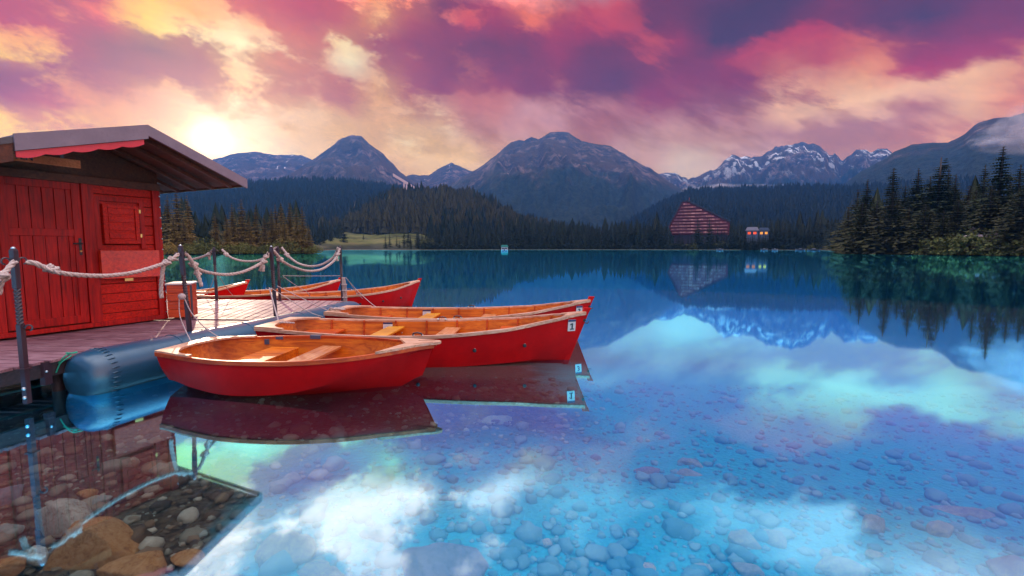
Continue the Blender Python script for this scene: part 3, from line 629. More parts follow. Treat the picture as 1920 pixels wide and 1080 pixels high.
# left point
LB = [(319,364,122,'golden spruce nearest the hut corner on the left shore',1.1),(336,352,120,'tallest golden spruce of the trio beside the hut',1.05),(356,362,121,'slim golden spruce, right one of the trio beside the hut',.8),(328,400,117,'low golden spruce at the foot of the trio beside the hut',1.2),(347,405,117,'second low golden spruce under the trio beside the hut',1.2),
(405,397,120,'lone dark golden spruce standing apart between two gaps',1.0),(438,379,122,'golden spruce at the left of the pair in mid cluster',1.0),(456,370,121,'tallest pointed golden spruce of the mid cluster',1.0),(427,400,118,'low golden spruce left of the mid cluster pair',1.1),(469,402,120,'low golden spruce just right of the tallest one in the mid cluster',1.1),
(482,383,122,'narrow golden spruce between the mid and right clusters',.8),(497,402,120,'short golden spruce left of the right cluster',1.1),(511,388,121,'golden spruce at the left edge of the right cluster',1.0),(519,380,123,'sharp-tipped golden spruce second in the right cluster',.9),(530,377,121,'golden spruce at the centre of the right cluster',.9),(545,378,122,'broad golden spruce with a double crown in the right cluster',1.15),(558,386,120,'golden spruce between the broad one and the end one',1.0),(569,384,119,'golden spruce at the right end of the point',1.0),(535,405,117,'low golden spruce in front of the right cluster',1.2),(580,420,118,'shortest golden spruce at the tip of the point',1.1)]
pg = [make_spruce('spruce_tree', 15, 3.2, 28, 13, 61+k, M_['spruce_sunglow'], gappy=.12) for k in range(3)]
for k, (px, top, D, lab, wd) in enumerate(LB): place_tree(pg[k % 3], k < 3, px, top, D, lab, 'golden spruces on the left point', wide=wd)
# meadow trees
MT = [(723,437,285,'left one of two small dark spruces side by side on the far meadow shore'),(731,435,287,'right one of two small dark spruces side by side on the far meadow shore'),(744,440,285,'small dark spruce right of the pair on the far meadow shore'),(758,424,290,'taller dark spruce right of the meadow by the far shore'),(782,432,288,'dark spruce beside the purple bush on the far shore'),(645,404,330,'tall thin spruce standing alone at the back of the meadow'),(682,436,360,'tiny spruce on the open meadow slope'),(710,408,400,'brownish spruce at the upper edge of the meadow'),(620,420,330,'dark spruce at the left edge of the meadow'),(608,412,310,'bluish spruce just right of the golden point'),(600,418,300,'low bluish spruce touching the end of the golden point')]
pm = [make_spruce('spruce_tree', 16, 3.6, 18, 10, 71+k, M_['spruce_blue'], False, segs=2) for k in range(5)]
first = [True]*5
for k, (px, top, D, lab) in enumerate(MT): place_tree(pm[k % 5], first[k % 5], px, top, D, lab, 'spruces round the far meadow'); first[k % 5] = False
# far shore row
TOP = [(690,440),(760,430),(800,424),(850,420),(920,416),(980,416),(1040,419),(1100,416),(1170,410),(1220,406),(1250,412),(1300,424),(1340,418),(1366,408),(1400,420),(1450,407),(1500,414),(1545,405),(1590,402)]
px = 750; k = 0
while px < 1590:
    base = float(shore_r(px_az(px))) if px < 1560 else 290
    for row in range(2):
        D = base+(3+random.random()*7 if row == 0 else 20+random.random()*22)
        tp = float(np.interp(px, [p[0] for p in TOP], [p[1] for p in TOP]))+random.uniform(-6, 12)+(6 if row == 0 else 0)
        if 1256 < px < 1366 and row == 1: tp = random.uniform(425, 440)
        if 1252 < px < 1300 and row == 0: tp = random.uniform(446, 456)
        if 1300 < px < 1362 and row == 0: tp = random.choice([404, 412, 420, 428, 440]) if px < 1345 else random.uniform(432, 445)
        if 1398 < px < 1442: tp = random.uniform(434, 441)
        if 690 < px < 760 and row == 1: continue
        kk = k % 5
        o = copy_tree(pm[kk]); a_ = float(px_az(px+random.uniform(-3, 3))); z = float(ground_z(np.array(a_), np.array(D))); H = max(5, sky_z(px, tp, D)-z)
        s_ = H/16; o.location = (D*math.sin(a_), D*math.cos(a_), z); o.scale = (s_*1.15, s_*1.15, s_); o.rotation_euler.z = random.random()*6.28
        tag(o, 'dark spruce in the unbroken row along the far shore', 'tree', 'spruces in the far shore row'); k += 1
    px += random.uniform(6, 9.5)
for px in np.arange(1396, 1444, 3.5):
    D = 291+random.random()*8; o = copy_tree(pm[int(px) % 5]); a_ = float(px_az(px)); z = float(ground_z(np.array(a_), np.array(D))); s_ = (sky_z(px, random.uniform(438, 445), D)-z)/16
    o.location = (D*math.sin(a_), D*math.cos(a_), z); o.scale = (s_*1.7, s_*1.7, s_); o.rotation_euler.z = px; tag(o, 'dark spruce in the unbroken row along the far shore', 'tree', 'spruces in the far shore row')
# hillside woods: a far mass nobody could count
def forest(name, n, az0, az1, r0, r1, hgt, mat, test, seed, label):
    r_ = np.random.default_rng(seed); n0 = int(n*2.2)
    a_ = r_.uniform(az0, az1, n0); rr = np.sqrt(r_.uniform(r0*r0, r1*r1, n0)); z = ground_z(a_, rr); ok = test(a_, rr, z); a_, rr, z = a_[ok][:n], rr[ok][:n], z[ok][:n]
    m_ = len(a_); H = hgt*(.5+.95*r_.random(m_)**1.5)*(.65+.8*fbm(a_*70, rr*.012, 3, seed)); Rd = H*.2*(.8+.5*r_.random(m_)); X = rr*np.sin(a_); Y = rr*np.cos(a_)
    V = []; F = []; off = 0
    tiers = [(0.05, .55, 1.0), (.3, .8, .72), (.58, 1.0, .46)]
    for zl, zh, rf in tiers:
        for s_ in range(5):
            t0 = 2*math.pi*s_/5; jit = r_.uniform(.75, 1.2, m_)
            t1 = 2*math.pi*(s_+1)/5; ph = r_.uniform(0, .5, m_)
            p0 = np.stack([X, Y, z+H*zh], -1); p1 = np.stack([X+Rd*rf*jit*np.cos(t0+ph), Y+Rd*rf*jit*np.sin(t0+ph), z+H*zl*jit], -1); p2 = np.stack([X+Rd*rf*np.cos(t1+ph), Y+Rd*rf*np.sin(t1+ph), z+H*zl], -1)
            V.append(np.concatenate([p0, p1, p2])); q_ = np.arange(m_)+off; F.append(np.stack([q_, q_+m_, q_+2*m_], -1)); off += 3*m_
    o = np_obj(name, np.concatenate(V), np.concatenate(F), mat); tag(o, label, 'forest', kind='stuff'); return o
def hill_h(a_, rr, k):
    D, W_, pts = HILLS[k]; s_ = np.clip((rr-(D-W_))/W_, 0, 1); return prof(pts, D, a_)*s_*s_*(3-2*s_)
aL, aR = px_az(250), px_az(2000)
forest('hill_forest', 6500, px_az(600), px_az(1200), 330, 680, 13, M_['spruce_warm'], lambda a, r, z: (hill_h(a, r, 0) > 9) & (r < 665), 1, 'dense brown-green spruce wood covering the rounded middle hill')
forest('hill_forest', 9000, px_az(250), px_az(960), 560, 1520, 17, M_['spruce_blue'], lambda a, r, z: (z > 14), 2, 'hazy lilac wood on the long hill behind the left shore')
forest('hill_forest', 9000, px_az(1150), px_az(2000), 560, 1520, 17, M_['spruce_blue'], lambda a, r, z: (z > 7), 3, 'blue wood on the level ridge behind the hotel')
forest('shore_forest', 3000, px_az(690), px_az(1600), 325, 620, 14, M_['spruce_blue'], lambda a, r, z: (z < 26) & ~((a > px_az(1235)) & (a < px_az(1450)) & (r < 420)) & ~((a < px_az(800)) & (r < 480)), 4, 'dark wood behind the row of spruces on the far shore')
forest('shore_forest', 900, px_az(240), px_az(640), 160, 420, 11, M_['spruce_blue'], lambda a, r, z: (r > shore_r(a)+60) & ((a < px_az(560)) | (r > 360)), 5, 'dim bluish wood behind the golden spruces of the left point')
forest('bank_forest', 700, px_az(1600), px_az(2100), 132, 190, 9.5, M_['spruce'], lambda a, r, z: r > shore_r(a)+9, 6, 'shaded wood closing the gaps behind the right bank spruces')

def undergrowth(name, px0, px1, d0, d1, hgt, n, mat, seed, lab, grow=1.0):
    r_ = np.random.default_rng(seed); a_ = r_.uniform(float(px_az(px0)), float(px_az(px1)), n); rs_ = shore_r(a_)+6*(fbm(a_*40, a_*0, 3, 5)-.5); rr = rs_+r_.uniform(d0, d1, n)
    top = hgt*(.25+1.1*fbm(a_*130, rr*.15, 3, seed)); z = ground_z(a_, rr)+top*r_.random(n)**.7; P_ = np.stack([rr*np.sin(a_), rr*np.cos(a_), z], -1)
    q1 = r_.normal(size=(n, 3)); q1 /= np.linalg.norm(q1, axis=1)[:, None]; q2 = np.cross(q1, r_.normal(size=(n, 3))); q2 /= np.linalg.norm(q2, axis=1)[:, None]; s_ = (.16+.2*r_.random(n))[:, None]*grow
    V = np.stack([P_-q1*s_, P_+q2*s_*.6, P_+q1*s_, P_-q2*s_*.6], 1).reshape(-1, 3); F = np.arange(4*n).reshape(-1, 4)
    tag(np_obj(name, V, F, mat), lab, 'undergrowth', kind='stuff')
undergrowth('undergrowth', 790, 1560, .3, 9, 3.2, 26000, M_['spruce_blue'], 51, 'dark low undergrowth closing the foot of the far shore woods', 1.7)
undergrowth('undergrowth', 1562, 2100, .3, 12, 2.4, 16000, M_['bush'], 52, 'low olive undergrowth along the water of the right bank', .9)
undergrowth('undergrowth', 200, 592, .3, 9, 1.6, 12000, M_['bush'], 53, 'low olive undergrowth along the water of the left point', .9)
def bush(name, r, seed, mat, n=1500):
    r_ = np.random.default_rng(seed); V = []; F = []
    for k in range(n):
        d = r_.normal(size=3); d /= np.linalg.norm(d); d[2] = abs(d[2]); lobes = 1+.28*math.sin(3*math.atan2(d[1], d[0])+seed)+.18*math.sin(7*d[2]+d[0]*5)
        p = d*r*lobes*(.55+.45*r_.random()**.5)*np.array([1.15, 1, .75]); s_ = r*(.04+.04*r_.random())
        a = r_.normal(size=3); a /= np.linalg.norm(a); b = np.cross(a, r_.normal(size=3)); b /= np.linalg.norm(b)
        kk = len(V); V += [p-a*s_, p+b*s_*.6, p+a*s_, p-b*s_*.6]; F.append((kk, kk+1, kk+2, kk+3))
    root = empty(name); np_obj('leaves', np.array(V), np.array(F), mat, root)
    st = MB()
    for k in range(5):
        q_ = 1.256*k; st.tube([(0, 0, -.4), (math.cos(q_)*r*.25, math.sin(q_)*r*.25, r*.3), (math.cos(q_)*r*.5, math.sin(q_)*r*.5, r*.5)], [r*.03, r*.02, r*.01], 5)
    st.build('stems', M_['bark'], root); root['r'] = r; return root
BU = [(1816,447,118,5.0,'bush','large grey-green bush at the waterline of the right bank'),(1753,450,124,3.6,'bush','dark round bush left of the large grey-green one on the right bank'),(1785,458,119,2.6,'bush','low bush tucked against the left side of the large grey-green bush'),(1880,430,124,4.6,'bush_gold','yellow-leaved bush beside the pale rubble slope'),(1845,438,122,3.8,'bush_gold','olive-yellow bush between the grey-green and yellow bushes'),(1905,457,116,4.2,'bush','dark low bush at the right frame edge by the water'),(1742,463,124,1.8,'bush','small pale-leaved bush beside the shore rocks'),(1625,463,138,2.2,'bush','low bush at the foot of the leftmost spruces on the right bank'),(1790,418,130,3.0,'bush_gold','yellow-green leafy bush high in the gap of the right bank trees'),
(374,457,116,3.4,'bush','pale round bush on the left shore right of the golden trio'),(352,462,114,2.2,'bush','low pale bush at the foot of the golden trio'),(524,457,116,3.2,'bush','grey leafy bush under the right golden cluster'),(585,465,117,1.8,'bush','dark small bush at the very tip of the left point'),(450,462,116,2.6,'bush','low bush under the mid golden cluster'),(310,464,113,2.4,'bush_gold','yellowish bush beside the hut corner on the left shore'),(490,464,116,2.0,'bush','tiny bush between the mid and right golden clusters'),
(797,448,285,5.5,'bush','purple-grey bush on the far shore right of the meadow'),(1300,462,302,4.0,'bush','pale green bush on the far shore below the hotel'),(1345,458,304,5.0,'bush','wide green bush on the far shore right of the hotel'),(1395,462,302,4.5,'bush','reddish green bush on the far shore below the white house'),(1525,461,292,3.4,'bush','small green bush beside the white boats of the far shore')]
for k, (px, py, D, r, mt, lab) in enumerate(BU):
    b = bush('shrub', r, 90+k, M_[mt]); a_ = float(px_az(px)); z = float(ground_z(np.array(a_), np.array(float(D))))
    b.location = (D*math.sin(a_), D*math.cos(a_), max(z, .2)); tag(b, lab, 'bush', 'bushes along the shores')

# ------------------------------------------------------------------ stones
def rock(name, r, seed, mat, sc=(1, 1, .6), sub=3, rough=.28):
    bm = bmesh.new(); bmesh.ops.create_icosphere(bm, subdivisions=sub, radius=1)
    P_ = np.array([v.co[:] for v in bm.verts]); n_ = fbm(P_[:, 0]*1.3+seed*3.1, P_[:, 1]*1.3+P_[:, 2]*1.7, 4, seed % 50)-.5
    r_ = np.random.default_rng(seed)
    for v, k in zip(bm.verts, n_): v.co *= 1+rough*2*k
    for _ in range(11):
        d = Vector(r_.normal(size=3)).normalized(); lim = .55+.32*r_.random()
        for v in bm.verts:
            q_ = v.co.dot(d)
            if q_ > lim: v.co -= d*(q_-lim)*.85
    for v in bm.verts: v.co = Vector((v.co.x*sc[0], v.co.y*sc[1], v.co.z*sc[2]))*r
    me = bpy.data.meshes.new(name); bm.to_mesh(me); bm.free(); me.polygons.foreach_set('use_smooth', [True]*len(me.polygons)); me.materials.append(mat)
    o = bpy.data.objects.new(name, me); COL.objects.link(o); return o
def bed_at(px, py, lift=0):
    d = .4
    for _ in range(6): p = at(px, py, z=-d+lift); d = float(bed_depth(np.array(p.x), np.array(p.y)))
    return p
ST = [(118,970,112,'rock_grey',(1,.75,.7),.08,'speckled pale grey boulder behind the big orange boulder, lower left'),(172,1022,205,'rock_orange',(1,.62,.5),.06,'largest orange-brown boulder under the water, lower left'),(250,1062,130,'rock_orange',(1,.7,.5),.05,'orange-brown boulder in the bottom left, right of the largest one'),
(10,1062,70,'rock_orange',(1,.8,.6),.08,'orange boulder cut by the bottom left corner'),(12,925,70,'rock_pink',(1,.9,.5),.05,'reddish boulder at the left edge above the grey flat stones'),(20,992,60,'rock_tan',(1,.6,.4),.04,'flat grey stone at the left edge below the reddish boulder'),(72,1040,52,'rock_grey',(1,.7,.7),.07,'small grey stone touching the left end of the largest orange boulder'),
(352,1042,70,'rock_orange',(1,.7,.4),.03,'flat brown stone right of the bottom orange boulders'),(165,925,38,'rock_orange',(1,.7,.5),.05,'small orange stone behind the speckled grey boulder'),(192,936,36,'rock_tan',(1,.8,.6),.05,'small brown stone right of the small orange stone'),(365,1003,46,'rock_tan',(1,.6,.4),.02,'brown flat stone inside the dark roof reflection'),(445,1012,34,'rock_tan',(1,.6,.4),.02,'small tan stone near the tip of the dark roof reflection'),
(545,1030,140,'rock_tan',(1,.7,.45),.05,'large pale round stone in the bright cloud reflection, bottom centre left'),(600,1075,150,'rock_tan',(1,.5,.3),.0,'flat pale stone at the bottom edge, left of the mauve boulder'),(826,1068,185,'rock_pink',(1,.75,.6),.08,'large mauve domed boulder at the bottom edge, centre'),(932,790,68,'rock_tan',(1,.6,.4),.0,'pale flat stone alone in turquoise water below the numbered boat reflection'),
(1395,1010,66,'rock_tan',(1,.7,.6),.03,'left of two tan stones lying side by side, lower right'),(1454,1006,58,'rock_tan',(.8,1,.6),.03,'right, angular one of two tan stones lying side by side, lower right'),(1575,1066,104,'rock_tan',(1,.7,.5),.03,'big tan stone at the bottom edge, lower right'),(1636,984,84,'rock_tan',(1,.5,.4),.03,'long pale stone brightest in the lower right'),(1766,990,66,'rock_tan',(1,.6,.5),.03,'tan stone right of the long bright pale stone'),
(1805,962,132,'rock_tan',(1,.4,.3),.0,'long faint stone above the tan stone, lower right'),(1890,1062,86,'rock_pink',(1,.8,.6),.05,'mauve boulder at the bottom right corner'),(1642,1040,40,'rock_tan',(1,.6,.5),.03,'small oval stone above the big tan stone at the bottom edge'),(1549,1036,34,'rock_tan',(1,.7,.5),.02,'small round stone left of the small oval one, lower right'),(1316,1064,44,'rock_tan',(1,.6,.4),.02,'flat tan stone at the bottom edge left of the two tan stones'),(1213,1064,38,'rock_grey',(1,.8,.6),.03,'pale grey stone at the bottom edge, centre right'),
(1400,1066,66,'rock_tan',(1,.6,.4),.02,'brown stone at the bottom edge under the left tan stone'),(1212,884,56,'rock_pink',(1,.6,.4),.0,'pinkish flat stone right of centre in mid water'),(1292,868,66,'rock_tan',(1,.5,.4),.0,'upper of two faint oval stones right of centre'),(1290,889,58,'rock_tan',(1,.5,.4),.0,'lower of two faint oval stones right of centre'),(968,1020,26,'rock_tan',(1,.8,.6),.02,'small bright stone right of the mauve domed boulder'),(1027,1018,26,'rock_grey',(1,.9,.7),.02,'small pale stone second right of the mauve domed boulder'),(763,1037,18,'rock_grey',(1,.8,.8),.03,'tiny white stone left of the mauve domed boulder')]
for k, (px, py, w_, mt, sc, lift, lab) in enumerate(ST):
    p = bed_at(px, py, lift); r = w_/FPX*p.y/2*1.02; o = rock('boulder', r, 300+k, M_[mt], sc, 4 if w_ > 60 else 3)
    o.location = p+Vector((0, 0, -.1*r)); o.rotation_euler = (0, 0, random.uniform(-.5, .5)); tag(o, lab, 'stone', 'larger stones on the lake bed')
# pebbles: uncountable ground cover of the lake bed
bm = bmesh.new(); bmesh.ops.create_icosphere(bm, subdivisions=2, radius=1); IV = np.array([v.co[:] for v in bm.verts]); IF = np.array([[v.index for v in f.verts] for f in bm.faces]); bm.free()
NP = 9000; yy = 1.9+6.5*rng.random(NP)**1.5; xx = (rng.random(NP)*2-1)*(yy*1.25+.4)
rad = np.exp(rng.normal(-4.05, .72, NP)); rad = np.clip(rad, .007, .10)*np.where(xx > .8, .8, 1.0); zz = -bed_depth(xx, yy)+rad*.25
Vp = np.zeros((NP, 42, 3)); Fp = np.zeros((NP, 80, 3), int)
for k in range(NP):
    sc = np.array([1, .6+.4*rng.random(), .35+.35*rng.random()])*rad[k]; q_ = rng.random()*6.28; cq, sq = math.cos(q_), math.sin(q_)
    P_ = IV*(1+.16*rng.normal(size=(42, 1)))*sc; P_ = np.stack([P_[:, 0]*cq-P_[:, 1]*sq, P_[:, 0]*sq+P_[:, 1]*cq, P_[:, 2]], -1); Vp[k] = P_+[xx[k], yy[k], zz[k]]; Fp[k] = IF+42*k
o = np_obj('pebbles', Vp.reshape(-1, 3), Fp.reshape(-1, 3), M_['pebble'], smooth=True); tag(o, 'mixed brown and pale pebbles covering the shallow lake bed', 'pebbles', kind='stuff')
# ------------------------------------------------------------------ far buildings
def emis(name, colr, s):
    m = bpy.data.materials.new(name); m.use_nodes = True; b = m.node_tree.nodes['Principled BSDF']; b.inputs['Base Color'].default_value = (*colr, 1)
    b.inputs['Emission Color'].default_value = (*colr, 1); b.inputs['Emission Strength'].default_value = s; return m
M_['lit_red'] = emis('lit_red_window', (1, .10, .02), .9); M_['lit_orange'] = emis('lit_orange_window', (1, .38, .05), .9)
M_['facade'] = paint('wine_red_facade', (.20, .022, .05), (.13, .015, .035), .6); M_['roof_dark'] = paint('dark_roof_sheet', (.04, .03, .05), (.03, .02, .04), .6)
M_['slab'] = paint('dull_red_band', (.28, .07, .10), (.2, .05, .08), .7)
m = Mat('lit_window_band', .3); v_ = m.n('ShaderNodeTexNoise'); v_.inputs['Scale'].default_value = .6; v_.inputs['Detail'].default_value = 0; m.l(m.tc.outputs['Object'], v_.inputs['Vector'])
bk = m.n('ShaderNodeTexBrick'); mp = m.n('ShaderNodeMapping'); m.l(m.tc.outputs['Object'], mp.inputs[0]); mp.inputs['Rotation'].default_value = (R(90), 0, 0); m.l(mp.outputs[0], bk.inputs['Vector']); bk.offset = 0
bk.inputs['Scale'].default_value = 1; bk.inputs['Brick Width'].default_value = 2.6; bk.inputs['Row Height'].default_value = 30; bk.inputs['Mortar Size'].default_value = .12
bk.inputs['Color1'].default_value = (1, 1, 1, 1); bk.inputs['Color2'].default_value = (.4, .4, .4, 1); bk.inputs['Mortar'].default_value = (0, 0, 0, 1)
col = m.mixc(bk.outputs[0], (.14, .02, .04), (.36, .09, .13)); m.color(col); m.l(m.mixc(m.math('MULTIPLY', bk.outputs[0], m.ramp(v_.outputs[0], [(.4, (.1, .1, .1)), (.62, (1, 1, 1))])), (0, 0, 0), (1, .5, .45)), m.b.inputs['Emission Color']); m.b.inputs['Emission Strength'].default_value = .34
M_['band'] = m.m
HD = 345.0; aH = float(px_az(1309)); hz = float(ground_z(np.array(aH), np.array(HD)))
hot = empty('hotel', (HD*math.sin(aH), HD*math.cos(aH), 0), -aH)
def hx(px): return (px-1309)/FPX*HD*math.cos(aH)**-1*.86
def hzv(py): return sky_z(1309, py, HD)
poly = [(hx(1263), hzv(441)), (hx(1256), hzv(425)), (hx(1279), hzv(378)), (hx(1288), hzv(377)), (hx(1361), hzv(418)), (hx(1361), hzv(441))]
MX = Matrix.Rotation(R(90), 4, 'X')
mb = MB(); mb.prism(poly, -14, 0, MX); mb.build('facade_wall', M_['facade'], hot)
rp = [(poly[1], poly[2]), (poly[2], poly[3]), (poly[3], poly[4])]
mb = MB()
for (x0, z0), (x1, z1) in rp:
    d = Vector((x1-x0, z1-z0)).normalized(); nn = Vector((-d.y, d.x)); nn = nn if nn.y > 0 or abs(nn.x) > .3 else -nn
    a = [(x0, z0), (x1, z1), (x1+nn.x*.9, z1+nn.y*.9), (x0+nn.x*.9, z0+nn.y*.9)]; mb.prism(a, -15, .9, MX)
mb.build('roof', M_['roof_dark'], hot)
floors = 10; z0_, z1_ = hzv(439), hzv(380)
for k in range(floors):
    z = z0_+(z1_-z0_)*(k+.3)/floors; h_ = (z1_-z0_)/floors
    def xl(z):
        return np.interp(z, [poly[0][1], poly[1][1], poly[2][1]], [poly[0][0], poly[1][0], poly[2][0]])
    def xr(z): return np.interp(-z, [-poly[3][1], -poly[4][1], -poly[5][1]], [poly[3][0], poly[4][0], poly[5][0]])
    l_, r_ = float(xl(z+h_*.5))+1.0, float(xr(z+h_*.5))-1.2
    if r_-l_ < 2: continue
    MB().box(((l_+r_)/2, -.35, z+h_*.36), (r_-l_, .7, h_*.34)).build('window_band', M_['band'], hot)
    MB().box(((l_+r_)/2, -.75, z+h_*.02), (r_-l_+.8, 1.5, h_*.16)).build('balcony_slab', M_['slab'], hot)
MB().tube([(hx(1290), 6, hzv(380)), (hx(1290)+.2, 6, hzv(368))], .25, 5).build('mast', M_['slab'], hot)
MB().box((hx(1312), 6, hz-4+(hzv(440)-hz+4)/2), (hx(1358)-hx(1266), 12, hzv(440)-hz+4)).build('ground_floor', M_['roof_dark'], hot)
tag(hot, 'wine-red pyramid-shaped hotel with lit window bands rising above the far shore trees', 'hotel')
def small_house(px, py, D, w_, hh, wallm, roofm, lab, lit=None, cat='house'):
    a_ = float(px_az(px)); zb = sky_z(px, py, D); root = empty('house', (D*math.sin(a_), D*math.cos(a_), zb), -a_)
    gz = float(ground_z(np.array(a_), np.array(float(D)))); base = min(0, gz-zb)-1
    MB().box((0, 0, (hh+base)/2), (w_, w_*.7, hh-base)).build('wall', wallm, root)
    MB().prism([(-w_*.6, hh), (w_*.6, hh), (w_*.42, hh+w_*.33), (-w_*.42, hh+w_*.33)], -w_*.45, w_*.45, MX).build('roof', roofm, root)
    for s_ in (-1, 1):
        f = MB().box((s_*w_*.24, -w_*.35-.03, hh*.45), (w_*.26, .06, hh*.5)).build('window', lit if (lit and s_ > 0) or (lit and True) else M_['navy'], root)
    MB().box((0, -w_*.35-.03, hh*.3), (w_*.14, .06, hh*.6)).build('door', M_['roof_dark'], root)
    return tag(root, lab, cat)
M_['snowroof'] = paint('pale_pink_roof', (.45, .38, .44), (.35, .3, .35), .5); M_['bluewall'] = paint('pale_blue_wall', (.12, .15, .22), (.08, .1, .16), .6); M_['mint'] = paint('mint_green_roof', (.05, .32, .24), (.04, .25, .2), .5)
small_house(1409, 441, 304, 6, 2.6, M_['bluewall'], M_['snowroof'], 'pale roofed house with red-lit windows among the far shore spruces', M_['lit_red'])
small_house(1431, 441, 306, 5, 2.6, M_['bluewall'], M_['bluewall'], 'bluish house with orange-lit windows right of the pale roofed house', M_['lit_orange'])
small_house(946, 468, 284, 4.0, 1.5, M_['white'], M_['mint'], 'tiny boathouse with a mint green roof on the far shore', None, 'boathouse')
# ski jump
SD = 760.0; aS = float(px_az(762)); sj = empty('ski_jump', (SD*math.sin(aS), SD*math.cos(aS), 0), -aS); k_ = SD/FPX
def sxz(px, py): return ((px-762)*k_, sky_z(762, py, SD))
x0, z0 = sxz(741, 326); x1, z1 = sxz(765, 341); x2, z2 = sxz(806, 368)
M_['concrete'] = paint('pink_grey_concrete', (.8, .6, .6), (.7, .5, .52), .7)
mb = MB()
for (xa, za), (xb, zb), t_ in (((x0, z0), (x1, z1), 4.2), ((x1, z1), (x2, z2), 3.0)): mb.prism([(xa, za), (xb, zb), (xb, zb-t_), (xa, za-t_)], -2, 2, MX)
mb.build('inrun_ramp', M_['concrete'], sj)
xt0, zt0 = sxz(759, 375); xt1, zt1 = sxz(764.5, 341)
for s_ in (-1.9, 1.9): MB().box(((xt0+xt1)/2+s_+.4, 0, (zt0+zt1)/2-2), (2.2, 3, zt1-zt0+4)).build('tower_leg', M_['concrete'], sj)
MB().box(((xt0+xt1)/2+.4, 0, zt1-2), (5.6, 3.6, 2.2)).build('tower_head', M_['concrete'], sj)
xj, zj = sxz(794, 366); MB().box((xj, 0, zj-2), (5, 5, 9)).build('judge_cabin', M_['concrete'], sj)
tag(sj, 'ski jump ramp on a twin-legged tower above the wooded hill', 'ski jump')
M_['dullwhite'] = paint('dull_white_boat_paint', (.4, .4, .45), (.3, .3, .35), .5)
# little craft on the far water
for k, (px, w_, lab) in enumerate([(1350,3.2,'small white boat on the far water below the hotel right end'),(1433,3.4,'small white boat lying at the far shore below the orange-lit house'),(1453,2.6,'tiny white boat just right of the one below the orange-lit house'),(1501,4.5,'whitish covered boat on the far shore left of the long white one'),(1526,5.6,'long white boat at the far shore, rightmost of the white craft')]):
    D = (262, 280, 262, 283, 281)[k]; a_ = float(px_az(px)); root = empty('small_boat', (D*math.sin(a_), D*math.cos(a_), 0), -a_)
    hb = MB(); n_ = 9; pts = []
    for i_ in range(n_):
        u = i_/(n_-1)*2-1; b_ = w_*.17*(1-abs(u)**2.4)+.02; x_ = u*w_/2; zt = .55+.25*u*u; hb.v += [(x_, -b_, zt), (x_, 0, -.1+.3*u**4), (x_, b_, zt)]
    for i_ in range(n_-1):
        q_ = i_*3; hb.f += [(q_, q_+3, q_+4, q_+1), (q_+1, q_+4, q_+5, q_+2), (q_, q_+2, q_+5, q_+3)]
    hb.build('hull', M_['dullwhite'], root); MB().box((0, 0, .75+.1*(k % 2)), (w_*.3, w_*.16, .3)).build('cabin', M_['dullwhite'], root); tag(root, lab, 'boat', 'white boats on the far water')
# shore rocks of the right bank
for k, (px, py, D, r, sc, lab) in enumerate([(1690,469,128,1.9,(1.3,1,.5),'pale pink rounded rock at the waterline of the right bank'),(1714,461,130,1.5,(1.2,1,.8),'pale jagged rock just behind the rounded waterline rock'),(1660,464,134,1.0,(1.3,1,.6),'small grey rock left of the pale rounded waterline rock'),(1902,437,126,5.5,(1.5,1,.5),'bright pale rubble outcrop on the slope at the right frame edge'),(1852,431,126,1.8,(1,1,.8),'pale rock showing between the bushes left of the rubble outcrop')]):
    o = rock('shore_rock', r, 400+k, M_['shore_stone'] if 'shore_stone' in M_ else M_.setdefault('shore_stone', stone_mat('pale_pink_stone', (.5, .38, .38), (.68, .55, .55), (.25, .18, .18), 3)), sc, 4, .35)
    a_ = float(px_az(px)); o.location = (D*math.sin(a_), D*math.cos(a_), sky_z(px, py, D)-.1*r); tag(o, lab, 'rock')

# ------------------------------------------------------------------ jetty
DZ = .37
EDGE = [Vector((-4.72, 3.2)), Vector((-4.42, 4.5)), Vector((-4.22, 5.4)), Vector((-3.80, 6.86))]
def edge_x(y):
    for a, b in zip(EDGE, EDGE[1:]):
        if y <= b.y or b is EDGE[-1]: return a.x+(b.x-a.x)*(y-a.y)/(b.y-a.y)
jet = empty('jetty', (-5, 6, 0)); jo = Vector((-5, 6, 0))
def J(v): return Vector(v)-jo
# cross planks: laid across, each its own island with its own tone
mb = MB(); y = 3.1; k = 0
ang_ = R(4)
while y < 6.78:
    w_ = .105; xr_ = edge_x(y)+random.uniform(-.012, .018); xl_ = -7.6; dz = random.uniform(-.003, .003)
    sk = math.tan(ang_)
    vs = []
    for (xx_, off) in ((xl_, (xr_-xl_)*sk), (xr_, 0)):
        for yy_ in (y-w_/2, y+w_/2):
            for z_ in (DZ-.028+dz, DZ+dz): vs.append(J((xx_, yy_+off*1.0, z_)))
    mb.add(vs, [(0,1,3,2),(4,6,7,5),(0,4,5,1),(2,3,7,6),(0,2,6,4),(1,5,7,3)]); y += w_+.016; k += 1
mb.build('cross_planks', M_['plank'], jet, bevel=.003)
